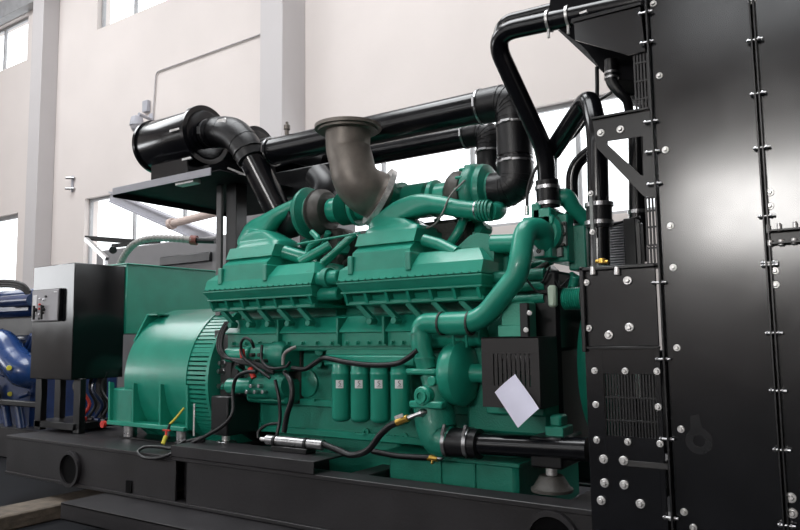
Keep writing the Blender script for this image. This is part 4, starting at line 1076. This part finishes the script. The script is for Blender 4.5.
MB().box(P(275, 445, Y=3.5).x, P(310, 445, Y=3.5).x, 3.46, 3.56, .652, P(293, 446, Y=3.5).z-.005, .004).obj('support_clip', BLACK, cf)
hose('wiring_harness', [P(292, 368, Y=3.6), P(305, 369, Y=3.62), P(318, 361, Y=3.6), P(326, 358, Y=3.56), P(345, 362, Y=3.54), P(370, 365, Y=3.54), P(395, 364, Y=3.54), P(408, 358, Y=3.52), P(418, 350, Y=3.5)], .017, 'black wiring harness sagging across the tops of the filters', cat='cable')
hose('harness_cable', [P(285, 372, Y=3.6), P(291, 382, Y=3.56), P(292, 398, Y=3.55), P(287, 415, Y=3.55), P(284, 432, Y=3.55)], .019, 'thick black cable looping down from the starters to the steel cylinder', cat='cable')
hose('harness_cable', [P(275, 380, Y=3.58), P(279, 398, Y=3.57), P(280, 418, Y=3.57), P(277, 435, Y=3.55)], .012, 'thinner black cable hanging just left of the thick one', cat='cable')
hose('harness_cable', [P(279, 423, Y=3.57), P(267, 425, Y=3.57), P(259, 431, Y=3.55), P(258, 438, Y=3.54)], .010, 'short curled black cable at the left end of the steel cylinder', cat='cable')
for k in range(3):
    hose('battery_cable', [P(226+k*1.5, 322, Y=3.66), P(219+k*2, 335, Y=3.62), P(218+k*2, 348, Y=3.6), P(224+k*1.5, 357, Y=3.6), P(240, 360+k*1.2, Y=3.58), P(258, 364+k, Y=3.58), P(274, 369+k*2, Y=3.58)], .012,
         ['outermost black cable curving down left of the starters', 'middle black cable of three curving left of the starters', 'innermost black cable of three curving left of the starters'][k], cat='cable', group='cables curving around the starters')
hose('battery_cable', [P(254, 348, Y=3.56), P(251, 341, Y=3.54), P(245, 338, Y=3.54), P(241, 344, Y=3.54), P(243, 356, Y=3.55), P(252, 365, Y=3.56), P(270, 378, Y=3.58)], .011, 'black cable looped over the upper starter to a red cap', cat='cable')
hose('battery_cable', [P(256, 372, Y=3.55), P(247, 372, Y=3.54), P(237, 377, Y=3.52), P(233, 390, Y=3.52), P(233, 412, Y=3.5), P(224, 425, Y=3.48), P(206, 436, Y=3.46), P(192, 443, Y=3.45)], .014, 'black cable dropping from the lower starter onto the skid', cat='cable')
hose('harness_cable', [P(262, 345, Y=3.6), P(262, 360, Y=3.58), P(270, 368, Y=3.57), P(285, 367, Y=3.57), P(290, 362, Y=3.57)], .010, 'thin black cable between the two starters', cat='cable')
hose('harness_cable', [P(283, 365, Y=3.57), P(284, 355, Y=3.57), P(289, 350, Y=3.57), P(296, 347, Y=3.6)], .012, 'silver braided line rising right of the starters', FLEX, cat='cable')
# skid cables at alternator foot
gc = thing('ground_cable', P(165, 445, Y=3.42), 'black cable coil with red and yellow tag by the alternator foot', 'cable')
MB().tube(cr([P(186, 440, Y=3.5), P(172, 448, Y=3.42), P(160, 447, Y=3.38), P(145, 447, Y=3.34), P(138, 452, Y=3.28), P(144, 457.5, Y=3.27), P(158, 458, Y=3.27), P(171, 454, Y=3.3), P(190, 447, Y=3.45), P(205, 440, Y=3.5)], 8), .012, 10).obj('cable_run', RUBBER, gc)
MB().tube(cr([P(184, 408, Y=3.64), P(176, 418, Y=3.6), P(170, 424, Y=3.58)], 6), .009, 8).obj('yellow_wire', YEL, gc)
MB().tube(cr([P(170, 424, Y=3.58), P(168, 431, Y=3.56), P(169, 438, Y=3.5)], 6), .011, 8).obj('wire_sleeve', RUBBER, gc)
MB().bar(P(163, 430, Y=3.5), P(170, 430.5, Y=3.5), .012, .012, (0, 1, 0)).cyl(P(166.5, 430, Y=3.5), P(166, 437, Y=3.49), .010, 8).obj('red_handle', RED, gc)
MB().tube([P(166, 436, Y=3.49), P(163, 444, Y=3.46)], .016, 8).obj('yellow_tag', YEL, gc)
MB().lathe(P(105, 424, Y=3.7), -EY, [(0, .03), (.03, .03)], 14).obj('red_plug', RED, gc)
hose('black_cable', [P(176, 443, Y=3.5), P(188, 441, Y=3.5), P(206, 436, Y=3.5), P(213, 430, Y=3.52)], .012, 'short black cable lying on the skid beside the left engine mount', cat='cable')
m = MB(); PB(m, 193, 404, 194.5, 436, 3.5, .006, .001); m.obj('steel_rod', ZINC, None, 'thin upright steel rod in front of the alternator end ring', cat='rod')

# paper sheet, hanging in front of guard
pc = [P(515, 374.2, Y=3.47), P(539.5, 408.5, Y=3.455), P(518, 428, Y=3.44), P(494.7, 392.3, Y=3.45)]
m = MB(); N_ = 8; vs = []; fs = []
for side in (0, .0012):
    for i in range(N_+1):
        for j in range(N_+1):
            u, v = i/N_, j/N_
            p = pc[0]*(1-u)*(1-v)+pc[1]*u*(1-v)+pc[2]*u*v+pc[3]*(1-u)*v
            p = p+V(0, side-.012*math.sin(v*PI)-.02*max(0, u-.75)*4*max(0, .4-v), 0)
            vs.append(p)
K = (N_+1)**2
for i in range(N_):
    for j in range(N_):
        a = i*(N_+1)+j; fs += [(a, a+1, a+N_+2, a+N_+1), (K+a, K+a+N_+1, K+a+N_+2, K+a+1)]
for i in range(N_):
    for a, b in ((i, i+1), (N_*(N_+1)+i, N_*(N_+1)+i+1), (i*(N_+1), (i+1)*(N_+1)), (i*(N_+1)+N_, (i+1)*(N_+1)+N_)):
        fs.append((a, b, b+K, a+K))
m.add(vs, fs); m.obj('paper_sheet', PAPER, None, 'tilted blank white paper sheet hung on the black belt guard', cat='paper', ang=60)

# ================================================================== BLUE ENGINE at far left
bl = thing('blue_engine', (-8.9, 4.6, 0), 'blue painted engine with black hoses at the left edge of the photo', 'engine')
YL = 4.7
def BX(px, py, Y=YL): return P(px, py, Y=Y)
m = MB(); PB(m, -60, 336, 33, 430, YL, 1.2, .06); m.obj('engine_block', BLUE, bl)
m = MB(); PB(m, -60, 292, 31, 318, YL-.05, 1.0, .07); m.obj('valve_cover', BLUE, bl)
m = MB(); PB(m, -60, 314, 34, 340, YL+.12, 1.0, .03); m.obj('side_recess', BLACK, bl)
MB().tube(cr([BX(-14, 337, YL-.2), BX(3, 342, YL-.22), BX(14, 360, YL-.22), BX(25, 372, YL-.2), BX(36, 380, YL-.1)], 7), [.09, .15, .19, .19, .13], 28).obj('oil_cooler', mat('light_blue_paint', (.012, .040, .14), .25, coat=.4), bl)
for i in range(3):
    MB().tube(cr([BX(-30, 283+i*3, YL-.1), BX(5, 281+i*2.5, YL-.12), BX(22, 284+i*2.5, YL-.1), BX(30, 292+i*3, YL-.05)], 6), .022, 10).obj('black_hose', RUBBER, bl)
MB().tube([BX(2, 302, YL-.15), BX(32, 300, YL-.15)], .07, 18).obj('intake_pipe', BLUE, bl)
for i in range(16):
    q = BX(-5+random.random()*36, 340+random.random()*60, YL-.05); MB().cyl(q, q+V(random.uniform(-.3, .3), -.05, random.uniform(-.25, .25)), .03, 10).obj('block_fitting', BLUE if i % 3 else BLACK, bl)
for px, py in ((9, 368), (10, 394)): MB().cyl(BX(px, py, YL-.42 if py < 380 else YL-.02), BX(px, py, YL-.36 if py < 380 else YL+.05), .03, 16).obj('yellow_sticker', YEL, bl)
m = MB(); PB(m, -60, 399, 36, 404, YL-.35, .1, .01); m.obj('guard_rail', BLACK, bl)
for px in (5, 18): MB().tube([BX(px, 404, YL-.1), BX(px+4, 432, YL-.1)], .05, 12).obj('support_leg', BLUE, bl)
z_ = P(0, 432, Y=YL).z
MB().box(-12, -7.0, YL-.2, YL+1.4, 0, .36, .02).obj('skid', SKID, bl)

# ================================================================== LIGHT
w = bpy.data.worlds.new('world'); sc.world = w; w.use_nodes = True
bgn = w.node_tree.nodes['Background']; bgn.inputs['Color'].default_value = (.93, .97, 1., 1); bgn.inputs['Strength'].default_value = 2.6


def area(name, loc, rot, sx, sy, power, col=(1, 1, 1)):
    d = bpy.data.lights.new(name, 'AREA'); d.shape = 'RECTANGLE'; d.size = sx; d.size_y = sy; d.energy = power; d.color = col
    o = bpy.data.objects.new(name, d); COL.objects.link(o); o.location = loc; o.rotation_euler = rot
    return o


area('window_daylight', (-23.95, -6.5, 3.6), (PI/2, 0, -PI/2), 7, 2.6, 7*18.2*PI, (.97, .98, 1))  # lamp in the added left-wall window, for the cabinet reflection
LB, LU, LS = 25.0, 2.2, 10.5
for i, (a, b) in enumerate(FW):
    area('window_daylight', ((a+b)/2, -11.95, 4.35), (PI/2, 0, 0), b-a, 1.7, (LB if i == 2 else .8)*(b-a)*1.7*PI, (1, .97, .94))
    area('window_daylight', ((a+b)/2, -11.95, 9.45), (PI/2, 0, 0), b-a, 1.3, LU*(b-a)*1.3*PI, (.96, .98, 1))
for i, (a, b) in enumerate(SK):
    area('skylight_daylight', ((a+b)/2, 2.75, ZT+.05), (0, 0, 0), b-a, 7.5, LS*(b-a)*7.5*PI/2, (.97, .985, 1))  # unseen skylights, set over the engine to favour light from above
area('window_daylight', (-1.5, WY+.05, 3.9), (-PI/2, 0, 0), 20, 1.5, 120, (.96, .98, 1))

vs_ = sc.view_settings
vs_.view_transform = 'Standard'; vs_.look = 'None'; vs_.gamma = 1; vs_.use_curve_mapping = False; vs_.exposure = 0.0
